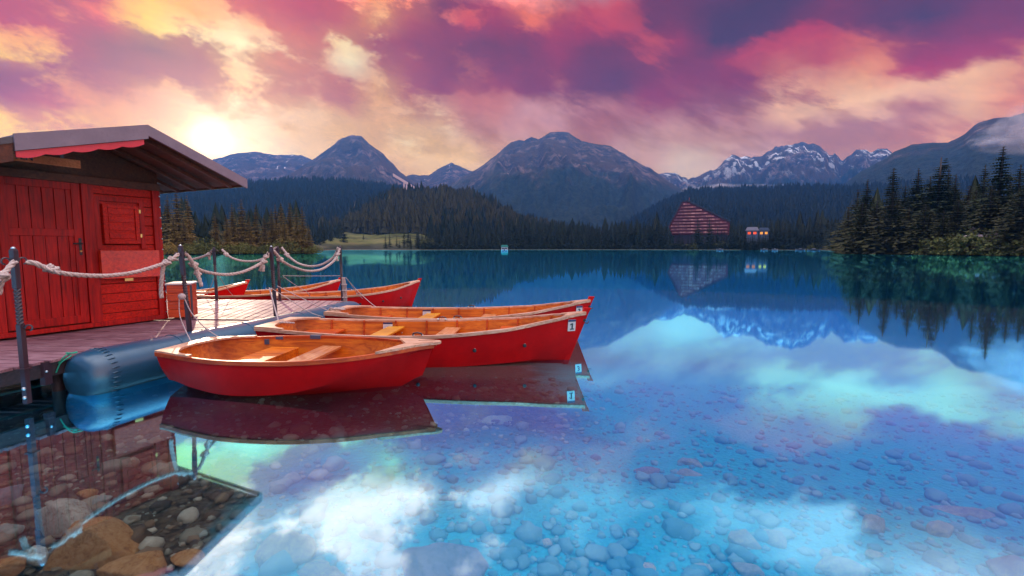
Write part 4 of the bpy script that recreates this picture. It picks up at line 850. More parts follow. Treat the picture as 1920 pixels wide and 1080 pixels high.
# lengthwise planks of the outer half, running off to the far left
mb = MB(); far = 9.45; s0 = Vector((-3.70, 6.95)); 
dirp = Vector((-.20, .98)).normalized(); edge_dir = (Vector((-3.36, 9.36))-s0).normalized()
plw = .118
def clip_plank(xa, xb):
    # plank between parallel lines, clipped to the deck outline
    return None
nrm = Vector((dirp.y, -dirp.x))
outline_l = [s0, Vector((-3.36, 9.36)), Vector((-7.2, 9.75)), Vector((-7.2, 7.2))]
def inter(poly, o_, d_):
    ts = []
    for a, b in zip(poly, poly[1:]+poly[:1]):
        e = b-a; den = d_.x*e.y-d_.y*e.x
        if abs(den) < 1e-9: continue
        t = ((a.x-o_.x)*e.y-(a.y-o_.y)*e.x)/den; u = ((a.x-o_.x)*d_.y-(a.y-o_.y)*d_.x)/den
        if -1e-6 <= u <= 1+1e-6: ts.append(t)
    return (min(ts), max(ts)) if len(ts) >= 2 else None
off = .75
while off > -4.2:
    lines = []
    for e_ in (off-plw/2, off+plw/2):
        o_ = s0+nrm*e_; r_ = inter(outline_l, o_, dirp)
        lines.append((o_, r_))
    if all(r_ for _, r_ in lines):
        dz = random.uniform(-.003, .003); vs = []
        for o_, (ta, tb) in lines:
            for t in (ta, tb):
                p = o_+dirp*t
                for z_ in (DZ-.028+dz, DZ+dz): vs.append(J((p.x, p.y, z_)))
        mb.add(vs, [(0,1,3,2),(4,6,7,5),(0,4,5,1),(2,3,7,6),(0,2,6,4),(1,5,7,3)])
    off -= plw+.014
mb.build('long_planks', M_['plank'], jet, bevel=.003)
def beam(name, pts, w_, h_, ztop, mat, par):
    b = MB()
    for a, c_ in zip(pts, pts[1:]):
        a = Vector(a); c_ = Vector(c_); d = (c_-a).normalized(); n_ = Vector((-d.y, d.x))*w_/2; a -= d*.01; c_ += d*.01
        vs = [J((p.x, p.y, z)) for p in (a-n_, a+n_, c_+n_, c_-n_) for z in (ztop-h_, ztop)]
        b.add(vs, [(0,1,3,2),(2,3,5,4),(4,5,7,6),(6,7,1,0),(1,7,5,3),(0,2,4,6)])
    return b.build(name, mat, par)
M_['beam'] = wood('dark_wet_beam', (.035, .016, .022), (.06, .03, .035), (.015, .008, .012), .5, 0, 5)
beam('edge_beam', [(e.x-.05, e.y) for e in EDGE], .06, .13, DZ-.03, M_['beam'], jet)
beam('edge_beam', [(s0.x-.04, s0.y+.02), (-3.40, 9.32)], .06, .13, DZ-.03, M_['beam'], jet)
beam('edge_beam', [(-3.40, 9.32), (-7.2, 9.70)], .06, .13, DZ-.03, M_['beam'], jet)
beam('seam_board', [(-7.3, 7.22), (-3.72, 6.895)], .07, .03, DZ+.004, M_['plank'], jet)
for x_ in (-5.2, -6.2, -7.1): beam('joist', [(x_, 3.2), (x_+.9, 6.8)], .08, .14, DZ-.03, M_['beam'], jet)
for (x_, y_) in ((-4.75, 4.0), (-4.62, 4.62), (-4.3, 5.6), (-6.2, 4.2), (-6.3, 6), (-5.6, 9.4), (-3.75, 9.1), (-5.2, 8.0)):
    MB().tube([J((x_, y_, -.9)), J((x_, y_, DZ-.04))], .05, 10).build('pile', M_['beam'], jet, smooth=True)
MB().box(J((-4.47, 4.36, DZ-.12)), (.05, .07, .22)).build('bracket', M_['iron'], jet)
MB().box(J((-4.36, 4.62, DZ-.16)), (.06, .08, .3)).build('bracket', M_['iron'], jet)
MB().sphere(J((-4.44, 4.34, DZ-.10)), .012).build('bolt', M_['steel'], jet, smooth=True)
tag(jet, 'mauve weathered plank jetty carrying the red hut', 'jetty')
# pontoon
pc = smooth_path([(-4.31,4.40,.15),(-4.0,5.45,.15),(-3.62,6.6,.15),(-3.32,7.9,.15),(-3.08,9.2,.15)], 60); PR = .27
rads = [PR]*60
for k_i, rr_ in enumerate((.11, .17, .215, .245, .26)): rads[k_i] = rr_; rads[59-k_i] = rr_
# ends closed in by pulling the first rings together
d0 = (pc[1]-pc[0]).normalized()
ends = []
p0 = pc[6]; head = [p0-d0*(x) for x in (.30, .29, .26, .21, .14, .06)]; hr = (.10, .18, .225, .255, .267, .27)
d1 = (pc[-1]-pc[-2]).normalized(); p1 = pc[53]; tail_ = [p1+d1*x for x in (.06, .14, .21, .26, .29, .30)]; tr_ = hr[::-1]
po = empty('pontoon', (-3.9, 6, 0)); q0 = Vector((-3.9, 6, 0))
b = MB(); b.tube([p-q0 for p in head]+[p-q0 for p in pc[6:54]]+[p-q0 for p in tail_], list(hr)+[PR]*48+list(tr_), 32); b.build('tube', M_['pvc'], po, smooth=True)
b = MB()
for k in range(34):
    q_ = 2*math.pi*k/34; 
    u = d0; s_ = Vector((0, 0, 1)).cross(u).normalized(); v = u.cross(s_)
    rd = s_*math.cos(q_)+v*math.sin(q_); c0 = p0-q0-u*.10
    b.tube([c0-u*.045+rd*(PR*.955), c0+rd*(PR+.004), c0+u*.045+rd*(PR+.001)], [.003, .007, .003], 5)
b.build('end_pleats', M_['pvc'], po, smooth=True)
for f_ in (14, 26, 38, 48):
    u = (pc[f_+1]-pc[f_]).normalized(); s_ = Vector((0, 0, 1)).cross(u).normalized(); v = u.cross(s_)
    MB().tube([pc[f_]-q0+(s_*math.cos(t)+v*math.sin(t))*(PR+.002) for t in [2*math.pi*i_/28 for i_ in range(29)]], .006, 5, cap=False).build('seam', M_['pvc'], po, smooth=True)
tag(po, 'long blue inflatable pontoon tube lying along the jetty edge', 'pontoon')

# ------------------------------------------------------------------ hut
HC = Vector((-5.20, 6.92, DZ)); hu = Vector((-.42, -.907, 0)).normalized(); hn = Vector((.907, -.42, 0)).normalized()
hut = empty('hut', HC)
HM = Matrix((( hu.x, hn.x, 0, 0), (hu.y, hn.y, 0, 0), (0, 0, 1, 0), (0, 0, 0, 1)))   # local (t along wall to the left, o outward, z up) about HC
WL = 2.4; WH = 2.0; WD = 2.2
def hb(name, t0, t1, o0, o1, z0, z1, mat, par=hut, bev=.004, **k):
    return MB().box(((t0+t1)/2, (o0+o1)/2, (z0+z1)/2), (t1-t0, o1-o0, z1-z0), HM).build(name, mat, par, bevel=bev, **k)
# board walls: horizontal boards with open grooves, in front of a carcass
hb('carcass', .03, WL, -WD, -.035, .03, WH, M_['soffit'], bev=0)
for (t0, t1) in ((.10, .86), (1.80, WL)):
    b = MB(); zz = .05
    while zz < WH-.14: b.box(((t0+t1)/2, -.018, zz+.065), (t1-t0, .034, .127), HM); zz += .134
    b.build('board_wall', M_['red_wall'], hut, bevel=.006)
hb('corner_post', -.0, .10, -.06, .03, .02, WH-.02, M_['red_frame'])
bl = MB()
for k in range(12): bl.sphere(HM @ Vector((.012, .036, .12+k*.155)), .011, 8, 5)
bl.build('bolts', M_['steel'], hut, smooth=True)
# door
door = MB(); t = .96
while t < 1.66: door.box((t+.056, -.012, .98), (.108, .03, 1.72), HM); t += .113
dr = door.build('door', M_['red_door'], hut, bevel=.005)
for (t0, t1, z0, z1) in ((.93, 1.02, .10, 1.90), (1.62, 1.70, .10, 1.90), (1.02, 1.62, .10, .20), (1.02, 1.62, 1.22, 1.31), (1.02, 1.62, 1.81, 1.90)): hb('door_rail', t0, t1, .004, .022, z0, z1, M_['red_door'], dr)
hb('handle_plate', .955, .985, .022, .03, .98, 1.2, M_['black'], dr); h_ = MB().tube([HM @ Vector(p) for p in ((.97, .03, 1.13), (.97, .075, 1.13), (1.06, .08, 1.13))], .010, 8).build('handle', M_['black'], dr, smooth=True)
MB().sphere(HM @ Vector((.97, .034, 1.03)), .014).build('lock', M_['brass'], dr, smooth=True)
hb('door_frame', .86, .925, -.03, .045, .03, 1.98, M_['red_frame']); hb('door_frame', 1.71, 1.79, -.03, .045, .03, 1.98, M_['red_frame']); hb('door_frame', .925, 1.71, -.03, .04, 1.905, 1.98, M_['red_frame'])
hb('sill', .83, 1.82, -.02, .075, .03, .085, M_['red_frame']); hb('base_rail', .0, .83, -.02, .04, .02, .085, M_['red_frame'])
hb('jamb_strip', .79, .86, -.02, .03, .085, 1.98, M_['red_frame'])
# shutter
sh = hb('shutter', .30, .72, .02, .045, 1.13, 1.66, M_['red_wall'])
for z_ in (1.20, 1.31, 1.42, 1.53): hb('louvre', .36, .66, .045, .056, z_, z_+.085, M_['red_wall'], sh, .006)
for (t0, t1, z0, z1) in ((.30, .35, 1.13, 1.66), (.67, .72, 1.13, 1.66), (.35, .67, 1.13, 1.18), (.35, .67, 1.61, 1.66)): hb('shutter_rail', t0, t1, .045, .066, z0, z1, M_['red_wall'], sh)
for z_ in (1.22, 1.56): hb('hinge', .275, .298, .05, .06, z_, z_+.05, M_['brass'], sh, .001)
for (t0, t1, z0, z1) in ((.22, .28, 1.06, 1.76), (.74, .80, 1.06, 1.76), (.28, .74, 1.70, 1.76)): hb('window_frame', t0, t1, .0, .035, z0, z1, M_['red_frame'])
fl = hb('counter_flap', .10, .80, .05, .115, .66, 1.04, M_['red_bright']); hb('latch', .44, .54, .075, .095, .615, .655, M_['brass'], fl, .002)
# roof: two pitches, ridge running back from the apex
Tp = at(455, 341, Y=6.80); ow = (Tp-HC).dot(hn); tt = (Tp-HC).dot(hu)
def solve_t(px):  # point on the fascia plane seen at px
    best = min(range(-1000, 4000), key=lambda k: abs(960+FPX*((HC+hu*(k/1000)+hn*ow).x/((HC+hu*(k/1000)+hn*ow).y*1.004))-px)); return best/1000
tA = solve_t(295); pA = HC+hu*tA+hn*ow; zA = at(295, 236, Y=pA.y).z-DZ
tL = solve_t(50); pL = HC+hu*tL+hn*ow; zL = at(50, 253, Y=pL.y).z-DZ; zT = Tp.z-DZ+.03
print('ROOF', tt, tA, zA, tL, zL, zT, ow)
BK = -WD-.3; TH = .05
def slab(name, pts, th, mat, par=hut):
    b = MB(); vs = [HM @ Vector(p) for p in pts]+[HM @ (Vector(p)-Vector((0, 0, th))) for p in pts]; n_ = len(pts)
    b.add(vs, [tuple(range(n_)), tuple(range(n_, 2*n_))[::-1]]+[(i_, (i_+1) % n_, (i_+1) % n_+n_, i_+n_) for i_ in range(n_)]); return b.build(name, mat, par)
def tz(px, py, o_):
    best = min(range(-500, 4000), key=lambda k: abs(960+FPX*((HC+hu*(k/1000)+hn*o_).x/((HC+hu*(k/1000)+hn*o_).y*1.004))-px)); p = HC+hu*(best/1000)+hn*o_; return best/1000, at(px, py, Y=p.y).z-DZ
tE, zE = tz(-60, 268, ow)
roof = slab('roof', [(tA, ow-.03, zA-.02), (tt, ow-.03, zT-.02), (tt, BK, zT-.02), (tA, BK, zA-.02)], TH, M_['soffit'])
slab('roof_pitch', [(tA, ow-.03, zA-.02), (tL, ow-.03, zL-.02), (tL, BK, zL-.02), (tA, BK, zA-.02)], TH, M_['soffit'], roof)
slab('low_roof', [(tL+.01, ow-.03, zL-.06), (tE, ow-.03, zE-.02), (tE, BK, zE-.02), (tL+.01, BK, zL-.06)], TH, M_['soffit'], roof)
slab('roof_sheet', [(tA, ow, zA), (tt-.02, ow, zT), (tt-.02, BK, zT), (tA, BK, zA)], .015, M_['fascia'], roof)
slab('roof_sheet', [(tA, ow, zA), (tL, ow, zL), (tL, BK, zL), (tA, BK, zA)], .015, M_['fascia'], roof)
# fascia boards under the verge
FW = .15
slab('fascia', [(tA, ow+.03, zA+.012), (tt-.05, ow+.03, zT+.012), (tt-.05, ow, zT+.012), (tA, ow, zA+.012)], FW*.86, M_['fascia'], roof)
slab('fascia', [(tA, ow+.03, zA+.012), (tL, ow+.03, zL+.012), (tL, ow, zL+.012), (tA, ow, zA+.012)], FW*1.1, M_['fascia'], roof)
slab('fascia', [(tL+.01, ow+.02, zL-.02), (tE, ow+.02, zE+.0), (tE, ow, zE+.0), (tL+.01, ow, zL-.02)], .06, M_['iron'], roof)
slab('gutter_board', [(tL+.01, ow+.01, zL-.07), (tE, ow+.01, zE-.07), (tE, ow-.02, zE-.07), (tL+.01, ow-.02, zL-.07)], .18, M_['soffit'], roof)
slab('eave_board', [(tt-.04, ow, zT-.05), (tt-.07, ow, zT-.05), (tt-.07, BK, zT-.05), (tt-.04, BK, zT-.05)], .045, M_['soffit'], roof)
# scalloped valance
b = MB(); n_ = 60; top = []; bot = []
for i_ in range(n_+1):
    u = i_/n_; t = tA+.04+(tL-tA-.05)*u; zt = zA+(zL-zA)*(t-tA)/(tL-tA)-FW*1.05; dp = .055+.022*abs(math.sin(u*math.pi*5.0)); top.append((t, zt)); bot.append((t, zt-dp))
for i_ in range(n_):
    vs = [HM @ Vector((p[0], o_, p[1])) for p in (top[i_], top[i_+1], bot[i_+1], bot[i_]) for o_ in (ow-.012, ow+.008)]
    b.add(vs, [(0,2,3,1),(2,4,5,3),(4,6,7,5),(6,0,1,7),(0,6,4,2),(1,3,5,7)])
b.build('valance', M_['valance'], roof)
# front boarding of the porch and wall plate
hb('wall_plate', .0, WL, -.05, .05, WH-.10, WH, M_['soffit'])
for t in (.12, .75, 1.4, 2.0):
    zr = zA-.08 if t > tA else zA-.08
for k in range(7):   # rafters, seen from below
    o_ = ow-.15-k*.42
    zr0 = zT-.075; b = MB()
    vs = [HM @ Vector(p) for p in ((tA-.02, o_, zA-.075), (tA-.02, o_-.06, zA-.075), (tt+.06, o_, zT-.075), (tt+.06, o_-.06, zT-.075), (tA-.02, o_, zA-.135), (tA-.02, o_-.06, zA-.135), (tt+.06, o_, zT-.12), (tt+.06, o_-.06, zT-.12))]
    b.add(vs, [(0,1,3,2),(4,6,7,5),(0,2,6,4),(1,5,7,3),(0,4,5,1),(2,3,7,6)]); b.build('rafter', M_['soffit'], roof)
# gable boarding above the wall
b = MB(); b.add([HM @ Vector(p) for p in ((.0, -.02, WH-.12), (WL, -.02, WH-.12), (WL, -.02, min(zA, zA+(zL-zA)*(WL-tA)/(tL-tA))-.07), (max(tA, .0), -.02, zA-.08), (.0, -.02, zT+(zA-zT)*(0-tt)/(tA-tt)-.08),
    (.0, -.05, WH-.12), (WL, -.05, WH-.12), (WL, -.05, min(zA, zA+(zL-zA)*(WL-tA)/(tL-tA))-.07), (max(tA, .0), -.05, zA-.08), (.0, -.05, zT+(zA-zT)*(0-tt)/(tA-tt)-.08))],
    [(0,1,2,3,4),(5,9,8,7,6),(0,5,6,1),(1,6,7,2),(2,7,8,3),(3,8,9,4),(4,9,5,0)]); b.build('gable_boards', M_['soffit'], hut)
tag(hut, 'red stained wooden boat rental hut with a pale fascia roof on the jetty', 'hut')
# sign board
so_ = .62
def tz(px, py, o_):
    best = min(range(-500, 4000), key=lambda k: abs(960+FPX*((HC+hu*(k/1000)+hn*o_).x/((HC+hu*(k/1000)+hn*o_).y*1.004))-px)); p = HC+hu*(best/1000)+hn*o_; return best/1000, at(px, py, Y=p.y).z-DZ
t1, zb = tz(170, 316, so_); _, zt = tz(170, 301, so_)
sg = empty('sign_board', HC); sgm = hb('board', t1, t1+1.35, so_-.02, so_, zb, zt, M_['sign_wood'], sg)
text_mesh('ZAMIETEN', 'lettering', .085, M_['black'], sg, Matrix.Translation(HC-HC) @ HM @ Matrix.Translation(Vector((t1+.62, so_+.003, zt-.045))) @ Matrix.Rotation(R(180), 4, 'Z') @ Matrix.Rotation(R(90), 4, 'X'))
for t in (t1+.15, t1+1.1): hb('hanger', t, t+.03, so_-.018, so_-.002, zt, zt+.10, M_['iron'], sg, 0)
tag(sg, 'pale wooden sign board with small dark lettering hanging under the hut gable', 'sign')
# orange chest beside the hut
c0 = Vector((-5.13, 6.86, DZ)); c1 = Vector((-4.86, 6.97, DZ)); cdv = (c1-c0); cw = cdv.length; cdv.normalize(); ca = math.atan2(cdv.y, cdv.x)
ch = empty('chest', c0, ca)
b = MB()
for k in range(4): b.box((cw/2, .2, .03+k*.123+.06), (cw, .40, .119))
b.build('body', M_['orange_box'], ch, bevel=.004)
MB().box((cw/2, .2, .535), (cw+.03, .43, .025)).build('lid', M_['white'], ch, bevel=.004)
MB().box((cw+.008, .03, .26), (.02, .05, .5)).build('corner_strip', M_['iron'], ch)
tag(ch, 'orange-red wooden chest with a white lid beside the hut corner', 'chest')
# ------------------------------------------------------------------ posts and ropes
def post(name, base, h, lab, drop=0.0, lean=(0, 0), twist=(.38, .68)):
    root = empty(name, base); b = MB(); w_ = .019; zs = []
    for z in np.linspace(-drop, h*twist[0], 4): zs.append((z, 0))
    for i_ in range(1, 41): zs.append((h*(twist[0]+(twist[1]-twist[0])*i_/40), i_/40*math.pi*5))
    zs += [(h*.985, math.pi*5), (h, math.pi*5)]
    vs = []
    for z, a_ in zs:
        tw = h*twist[0] < z < h*twist[1]
        ww = w_*1.28 if not tw else w_*1.12
        if z == h: ww *= .6
        for q_ in range(4):
            t = a_+math.pi/4+q_*math.pi/2; vs.append((ww*math.cos(t)*1.2+lean[0]*z, ww*math.sin(t)*1.2+lean[1]*z, z))
    fs = [(i_*4+k, i_*4+(k+1) % 4, (i_+1)*4+(k+1) % 4, (i_+1)*4+k) for i_ in range(len(zs)-1) for k in range(4)]+[(3, 2, 1, 0), tuple(len(vs)-4+k for k in range(4))]
    b.add(vs, fs); b.build('shaft', M_['iron'], root)
    MB().sphere((lean[0]*h, lean[1]*h, h+.004), .017, 10, 6, sc=(1, 1, .7)).build('cap', M_['steel'] if drop else M_['iron'], root, smooth=True)
    MB().box((0, 0, .012-drop*0), (.07, .07, .012)).build('foot_plate', M_['iron'], root)
    return root
def hook(par, z, side, r=.035, lean=(0, 0)):
    c_ = Vector((lean[0]*z, lean[1]*z, z)); s_ = Vector(side).normalized(); up = Vector((0, 0, 1))
    pts = [c_+s_*.02]+[c_+s_*(.03+r*(1-math.cos(t)))+up*(r*math.sin(t)) for t in np.linspace(0, math.pi*1.45, 12)]
    MB().tube(pts, .007, 6).build('hook', M_['iron'], par, smooth=True)
e1 = Vector((.25, .97, 0))
PB = {1: (at(41, 692, Y=3.98), 1.08+.0), 2: (Vector((-3.99, 5.68, DZ)), 1.10), 3: (Vector((-3.66, 7.12, DZ)), 1.09), 4: (Vector((-3.44, 9.36, DZ)), 1.10), 5: (Vector((-6.05, 9.45, DZ)), 1.07), 6: (Vector((-4.72, 9.38, DZ)), 1.09)}
PB[1] = (Vector((-4.34, 4.08, DZ)), 1.08)
px_b = at(41, 640, Y=4.02); PB[1] = (Vector((px_b.x, 4.02, DZ)), 1.07)
labs = {1: 'nearest wrought iron post, bolted outside the jetty edge with two steel bolts', 2: 'leaning iron post by the orange chest with a rope ball at knee height', 3: 'twisted iron post on the near jetty edge behind the boat with number 1', 4: 'iron post at the far right corner of the jetty wrapped with a coil of rope', 5: 'thin iron post at the back jetty edge behind the chest', 6: 'iron post at the back jetty edge, middle one behind the twisted near post'}
posts = {}
for k, (b_, h_) in PB.items():
    ln = {2: (-.035, -.02), 3: (-.02, 0), 4: (-.01, 0)}.get(k, (0, 0)); posts[k] = post('rail_post', b_, h_, labs[k], .30 if k == 1 else (.02 if k < 4 else .0), ln); tag(posts[k], labs[k], 'post', 'iron rope posts of the jetty')
    for sd_ in (1, -1):
        if k in (1, 2, 3): hook(posts[k], h_*.90, e1*sd_, .028, ln)
    if k in (4,): hook(posts[k], h_*.93, (-.7, -.7, 0), .028, ln)
    if k in (5, 6): hook(posts[k], h_*.93, (1, 0, 0), .028); hook(posts[k], h_*.93, (-1, 0, 0), .028)
    if k in (1, 3, 6): hook(posts[k], h_*.40 if k != 1 else h_*.35, (.9, .3, 0), .026, ln)
for z_ in (-.16, -.24): MB().sphere((.012, -.032, z_), .016, 8, 5).build('bolt', M_['steel'], posts[1], smooth=True)
def knot_path(c_, d, s_):
    d = Vector(d).normalized(); a = d.cross(Vector((0, .3, 1))).normalized(); b_ = d.cross(a); out_ = []
    for k in range(29):
        t = 2*math.pi*k/28; out_.append(Vector(c_)+(a*(math.sin(t)+2*math.sin(2*t))*.30+b_*(math.cos(t)-2*math.cos(2*t))*.30+d*(-math.sin(3*t)*.75+.5*math.sin(t)))*s_)
    return out_
def rope_obj(name, spans, lab, knots=(), tails=(), r=.0235, group='thick ropes slung between the posts'):
    """spans: world points; knots: (centre, direction, size); tails: hanging ends"""
    c0 = Vector(spans[0]); root = empty(name, c0)
    sh = lambda pts: [Vector(p)-c0 for p in pts]
    MB().rope(sh(spans), r).build('rope_line', M_['rope'], root, smooth=True)
    for kc, kd, ks in knots: MB().rope(sh(knot_path(kc, kd, ks)), r*.85, sub=110).build('knot', M_['rope'], root, smooth=True)
    for tl in tails: MB().rope(sh(tl), r).build('loose_end', M_['rope'], root, smooth=True)
    return tag(root, lab, 'rope', group)
def A(px, py, Y): return at(px, py, Y=Y)
rope_obj('rail_rope', [A(50,492,4.10), A(64,493,4.12), A(80,500,4.16), A(110,511,4.28), A(150,516,4.45), A(200,517,4.70), A(250,511,5.0), A(290,500,5.28), A(312,492,5.45), A(328,482,5.55), A(334,476,5.60)], 'nearest thick twisted rope hanging in front of the hut from first to leaning post',
 [(A(93,503,4.20), (1,.2,-.1), .030), (A(104,507,4.22), (1,.3,-.3), .026), (A(311,493,5.43), (1,.6,.5), .030), (A(320,486,5.48), (1,.6,.4), .024)], [[A(307,496,5.42), A(304,515,5.41), A(302,540,5.41), A(303,559,5.41)]])
rope_obj('rail_rope', [A(-30,545,3.7), A(-8,528,3.78), A(8,512,3.85), A(22,496,3.93), A(29,490,3.96)], 'short thick rope on the left side of the nearest post, cut by the frame',
 [(A(6,518,3.84), (1,.2,.7), .032)], [[A(4,520,3.83), A(0,535,3.83), A(-2,552,3.83)]])
rope_obj('rail_rope', [A(346,474,5.72), A(354,482,5.76), A(362,494,5.82), A(372,505,5.9), A(395,512,6.1), A(425,515,6.35), A(455,510,6.6), A(478,500,6.8), A(492,491,6.95), A(503,475,7.08)], 'thick rope between leaning and twisted posts with a long double knot at its left',
 [(A(364,497,5.84), (.5,.4,-.8), .034), (A(371,514,5.88), (.3,.2,-1), .026), (A(494,491,6.95), (1,.8,.6), .030), (A(498,482,7.0), (1,.8,.7), .024)], [[A(368,505,5.85), A(373,520,5.86), A(378,537,5.86)], [A(491,496,6.93), A(487,508,6.92)], [A(494,497,6.93), A(493,509,6.92)]])
rope_obj('rail_rope', [A(513,470,7.16), A(521,480,7.25), A(530,490,7.4), A(548,500,7.75), A(575,508,8.2), A(600,506,8.6), A(618,496,8.95), A(630,484,9.15), A(637,466,9.3)], 'lower of two thick ropes meeting at the corner post, from the near twisted post',
 [(A(526,487,7.32), (.7,.6,-.6), .032), (A(633,478,9.2), (.5,.5,.8), .030)], [[A(631,482,9.15), A(633,489,9.15)]])
rope_obj('rail_rope', [A(528,464,9.4), A(536,474,9.4), A(545,484,9.4), A(560,494,9.4), A(580,499,9.4), A(600,497,9.4), A(618,488,9.4), A(628,478,9.4), A(634,464,9.38)], 'upper of two thick ropes meeting at the corner post, from the middle back post', [(A(538,478,9.4), (.7,0,-.6), .034)], [])
rope_obj('rail_rope', [A(416,468,9.45), A(424,475,9.45), A(432,482,9.44), A(448,488,9.43), A(468,490,9.42), A(485,488,9.41), A(502,480,9.4), A(512,468,9.39), A(520,464,9.38)], 'thick rope along the back jetty edge between the thin post and the middle back post', [(A(424,477,9.45), (.7,0,-.6), .032)], [])
rope_obj('rail_rope', [A(300,490,9.6), A(330,487,9.58), A(360,486,9.55), A(380,481,9.52), A(392,475,9.5), A(402,467,9.47)], 'thick rope along the back jetty edge running left from the thin post towards the hut', [(A(391,477,9.5), (1,0,.3), .034)], [[A(392,480,9.5), A(393,487,9.5)]])
def cord_obj(name, pts, lab, r=.006, extra=(), group='thin mooring cords'):
    c0 = Vector(pts[0]); root = MB(); root.tube([p-c0 for p in smooth_path(pts, 24)], r, 6)
    for e_ in extra: root.tube([Vector(p)-c0 for p in smooth_path(e_, 30)], r, 6)
    o = root.build(name, M_['cord'], None, smooth=True); o.location = c0; return tag(o, lab, 'cord', group)
# ------------------------------------------------------------------ rowing boats
def interp(u, pts): return float(np.interp(u, [p[0] for p in pts], [p[1] for p in pts]))
def sm(u, pts):   # smooth interpolation
    xs = [p[0] for p in pts]; ys = [p[1] for p in pts]
    for i_ in range(len(xs)-1):
        if u <= xs[i_+1] or i_ == len(xs)-2:
            t = (u-xs[i_])/(xs[i_+1]-xs[i_]); p0 = ys[max(i_-1, 0)]; p1 = ys[i_]; p2 = ys[i_+1]; p3 = ys[min(i_+2, len(ys)-1)]
            return .5*(2*p1+(-p0+p2)*t+(2*p0-5*p1+4*p2-p3)*t*t+(-p0+3*p1-3*p2+p3)*t**3)
def rowboat(name, L_, HB, ZG, ZC, BC, ZK, rake, sternrake, loc, heading, label, stem=True, ribs=8, inner='varnish', dinghy=False, number=None, notice=False, seats=(), fit=True, railmat='deckwood'):
    root = empty(name, loc, heading); n_ = 36; U = [i_/(n_-1) for i_ in range(n_)]
    def X(u, z): return u*L_ - rake*(max(0, u-.45)/.55)**2.2*(sm(1.0, ZG)-z) + sternrake*(1-min(1, u/.3))**2*(sm(0, ZG)-z)
    def sec(u, off=0):
        b_ = max(sm(u, HB)-off, .0); zg = sm(u, ZG); zc = min(sm(u, ZC), zg-.03)+off; bc_ = max(0, min(sm(u, BC)*sm(u, HB)-off, b_)); zk = min(sm(u, ZK), zc)+off
        pts = [(b_, zg)]
        for t in (.25, .5, .75): pts.append((b_+(bc_-b_)*t+.02*math.sin(t*math.pi), zg+(zc-zg)*t))
        pts += [(bc_, zc), (bc_*.55, zc+(zk-zc)*.6), (0, zk)]; return pts
    for side_name in ('hull',):
        b = MB(); rows = []
        for u in U:
            P_ = sec(u); row = [Vector((X(u, z), y, z)) for y, z in P_]+[Vector((X(u, z), -y, z)) for y, z in P_[-2::-1]]; rows.append(row)
        m_ = len(rows[0]); vs = [p for r_ in rows for p in r_]; fs = [(i_*m_+k, i_*m_+k+1, (i_+1)*m_+k+1, (i_+1)*m_+k) for i_ in range(n_-1) for k in range(m_-1)]
        fs.append(tuple(range(m_))); b.add(vs, fs); h_ = b.build('hull', M_['hull'], root, smooth=True)
        es = h_.modifiers.new('edges', 'EDGE_SPLIT'); es.split_angle = R(28)
    b = MB(); rows = []
    for u in U[1:-1]:
        P_ = sec(u, .018); zf = max(.05, P_[-1][1]); row = []
        P_ = [(y, max(z, .045)) for y, z in P_]
        row = [Vector((X(u, z), y, z+(-.004 if k == 0 else 0))) for k, (y, z) in enumerate(P_)]+[Vector((X(u, z), -y, z)) for y, z in P_[-2::-1]]; rows.append(row)
    vs = [p for r_ in rows for p in r_]; m_ = len(rows[0]); nn_ = len(rows); fs = [(i_*m_+k, i_*m_+k+1, (i_+1)*m_+k+1, (i_+1)*m_+k) for i_ in range(nn_-1) for k in range(m_-1)]; fs.append(tuple(range(m_)))
    b.add(vs, fs); ih = b.build('inner_planking', M_[inner], root, smooth=True)
    # gunwale
    for sg_ in (1, -1):
        b = MB(); m2 = 40; vs = []
        for i_ in range(m2):
            u = i_/(m2-1); y = sm(u, HB)*sg_; z = sm(u, ZG); x = X(u, z)
            for (dy, dz) in ((.016, -.034), (.016, .008), (-.020, .008), (-.020, -.026)): vs.append((x, y+dy*sg_, z+dz))
        fs = [(i_*4+k, i_*4+(k+1) % 4, (i_+1)*4+(k+1) % 4, (i_+1)*4+k) for i_ in range(m2-1) for k in range(4)]+[(0, 1, 2, 3), tuple(m2*4-4+k for k in range(4))]
        b.add(vs, fs); b.build('gunwale', M_[railmat], root, bevel=.004)
    # ribs
    for k in range(ribs):
        u = .14+.76*k/max(1, ribs-1)
        for sg_ in (1, -1):
            P_ = sec(u, .018); w_ = .011; b = MB(); vs = []
            for (y, z) in P_[:6]:
                z = max(z-.008, .05)
                for (dx, dy) in ((-w_, .001), (w_, .001), (w_, -.022), (-w_, -.022)): vs.append((X(u, z)+dx, (max(y+dy, 0))*sg_, z))
            b.add(vs, [(i_*4+q_, i_*4+(q_+1) % 4, (i_+1)*4+(q_+1) % 4, (i_+1)*4+q_) for i_ in range(5) for q_ in range(4)]+[(0, 1, 2, 3), (20, 21, 22, 23)]); b.build('rib', M_['varnish_red'], root)
    # seats
    for (u, w_, z, mt, nm) in seats:
        b = MB(); vs = []
        for du in (-w_/2, w_/2):
            x = u*L_+du; uu = x/L_; zg = sm(uu, ZG); t_ = min(1, (zg-z)/(zg-sm(uu, ZC))); y = sm(uu, HB)*(1-t_)+sm(uu, BC)*sm(uu, HB)*t_-.022
            for sg_ in (1, -1):
                for dz in (-.028, 0): vs.append((x, y*sg_, z+dz))
        b.add(vs, [(0, 1, 3, 2), (4, 6, 7, 5), (0, 4, 5, 1), (2, 3, 7, 6), (0, 2, 6, 4), (1, 5, 7, 3)]); b.build(nm, M_[mt], root, bevel=.006)
    # stern deck: a horseshoe of pale board round an oval well
    ds = .50 if dinghy else .42; outer = []; m2 = 14
    for k in range(m2): u = ds/L_*k/(m2-1); outer.append((X(u, sm(u, ZG)), sm(u, HB)+.012))
    inner_ = []
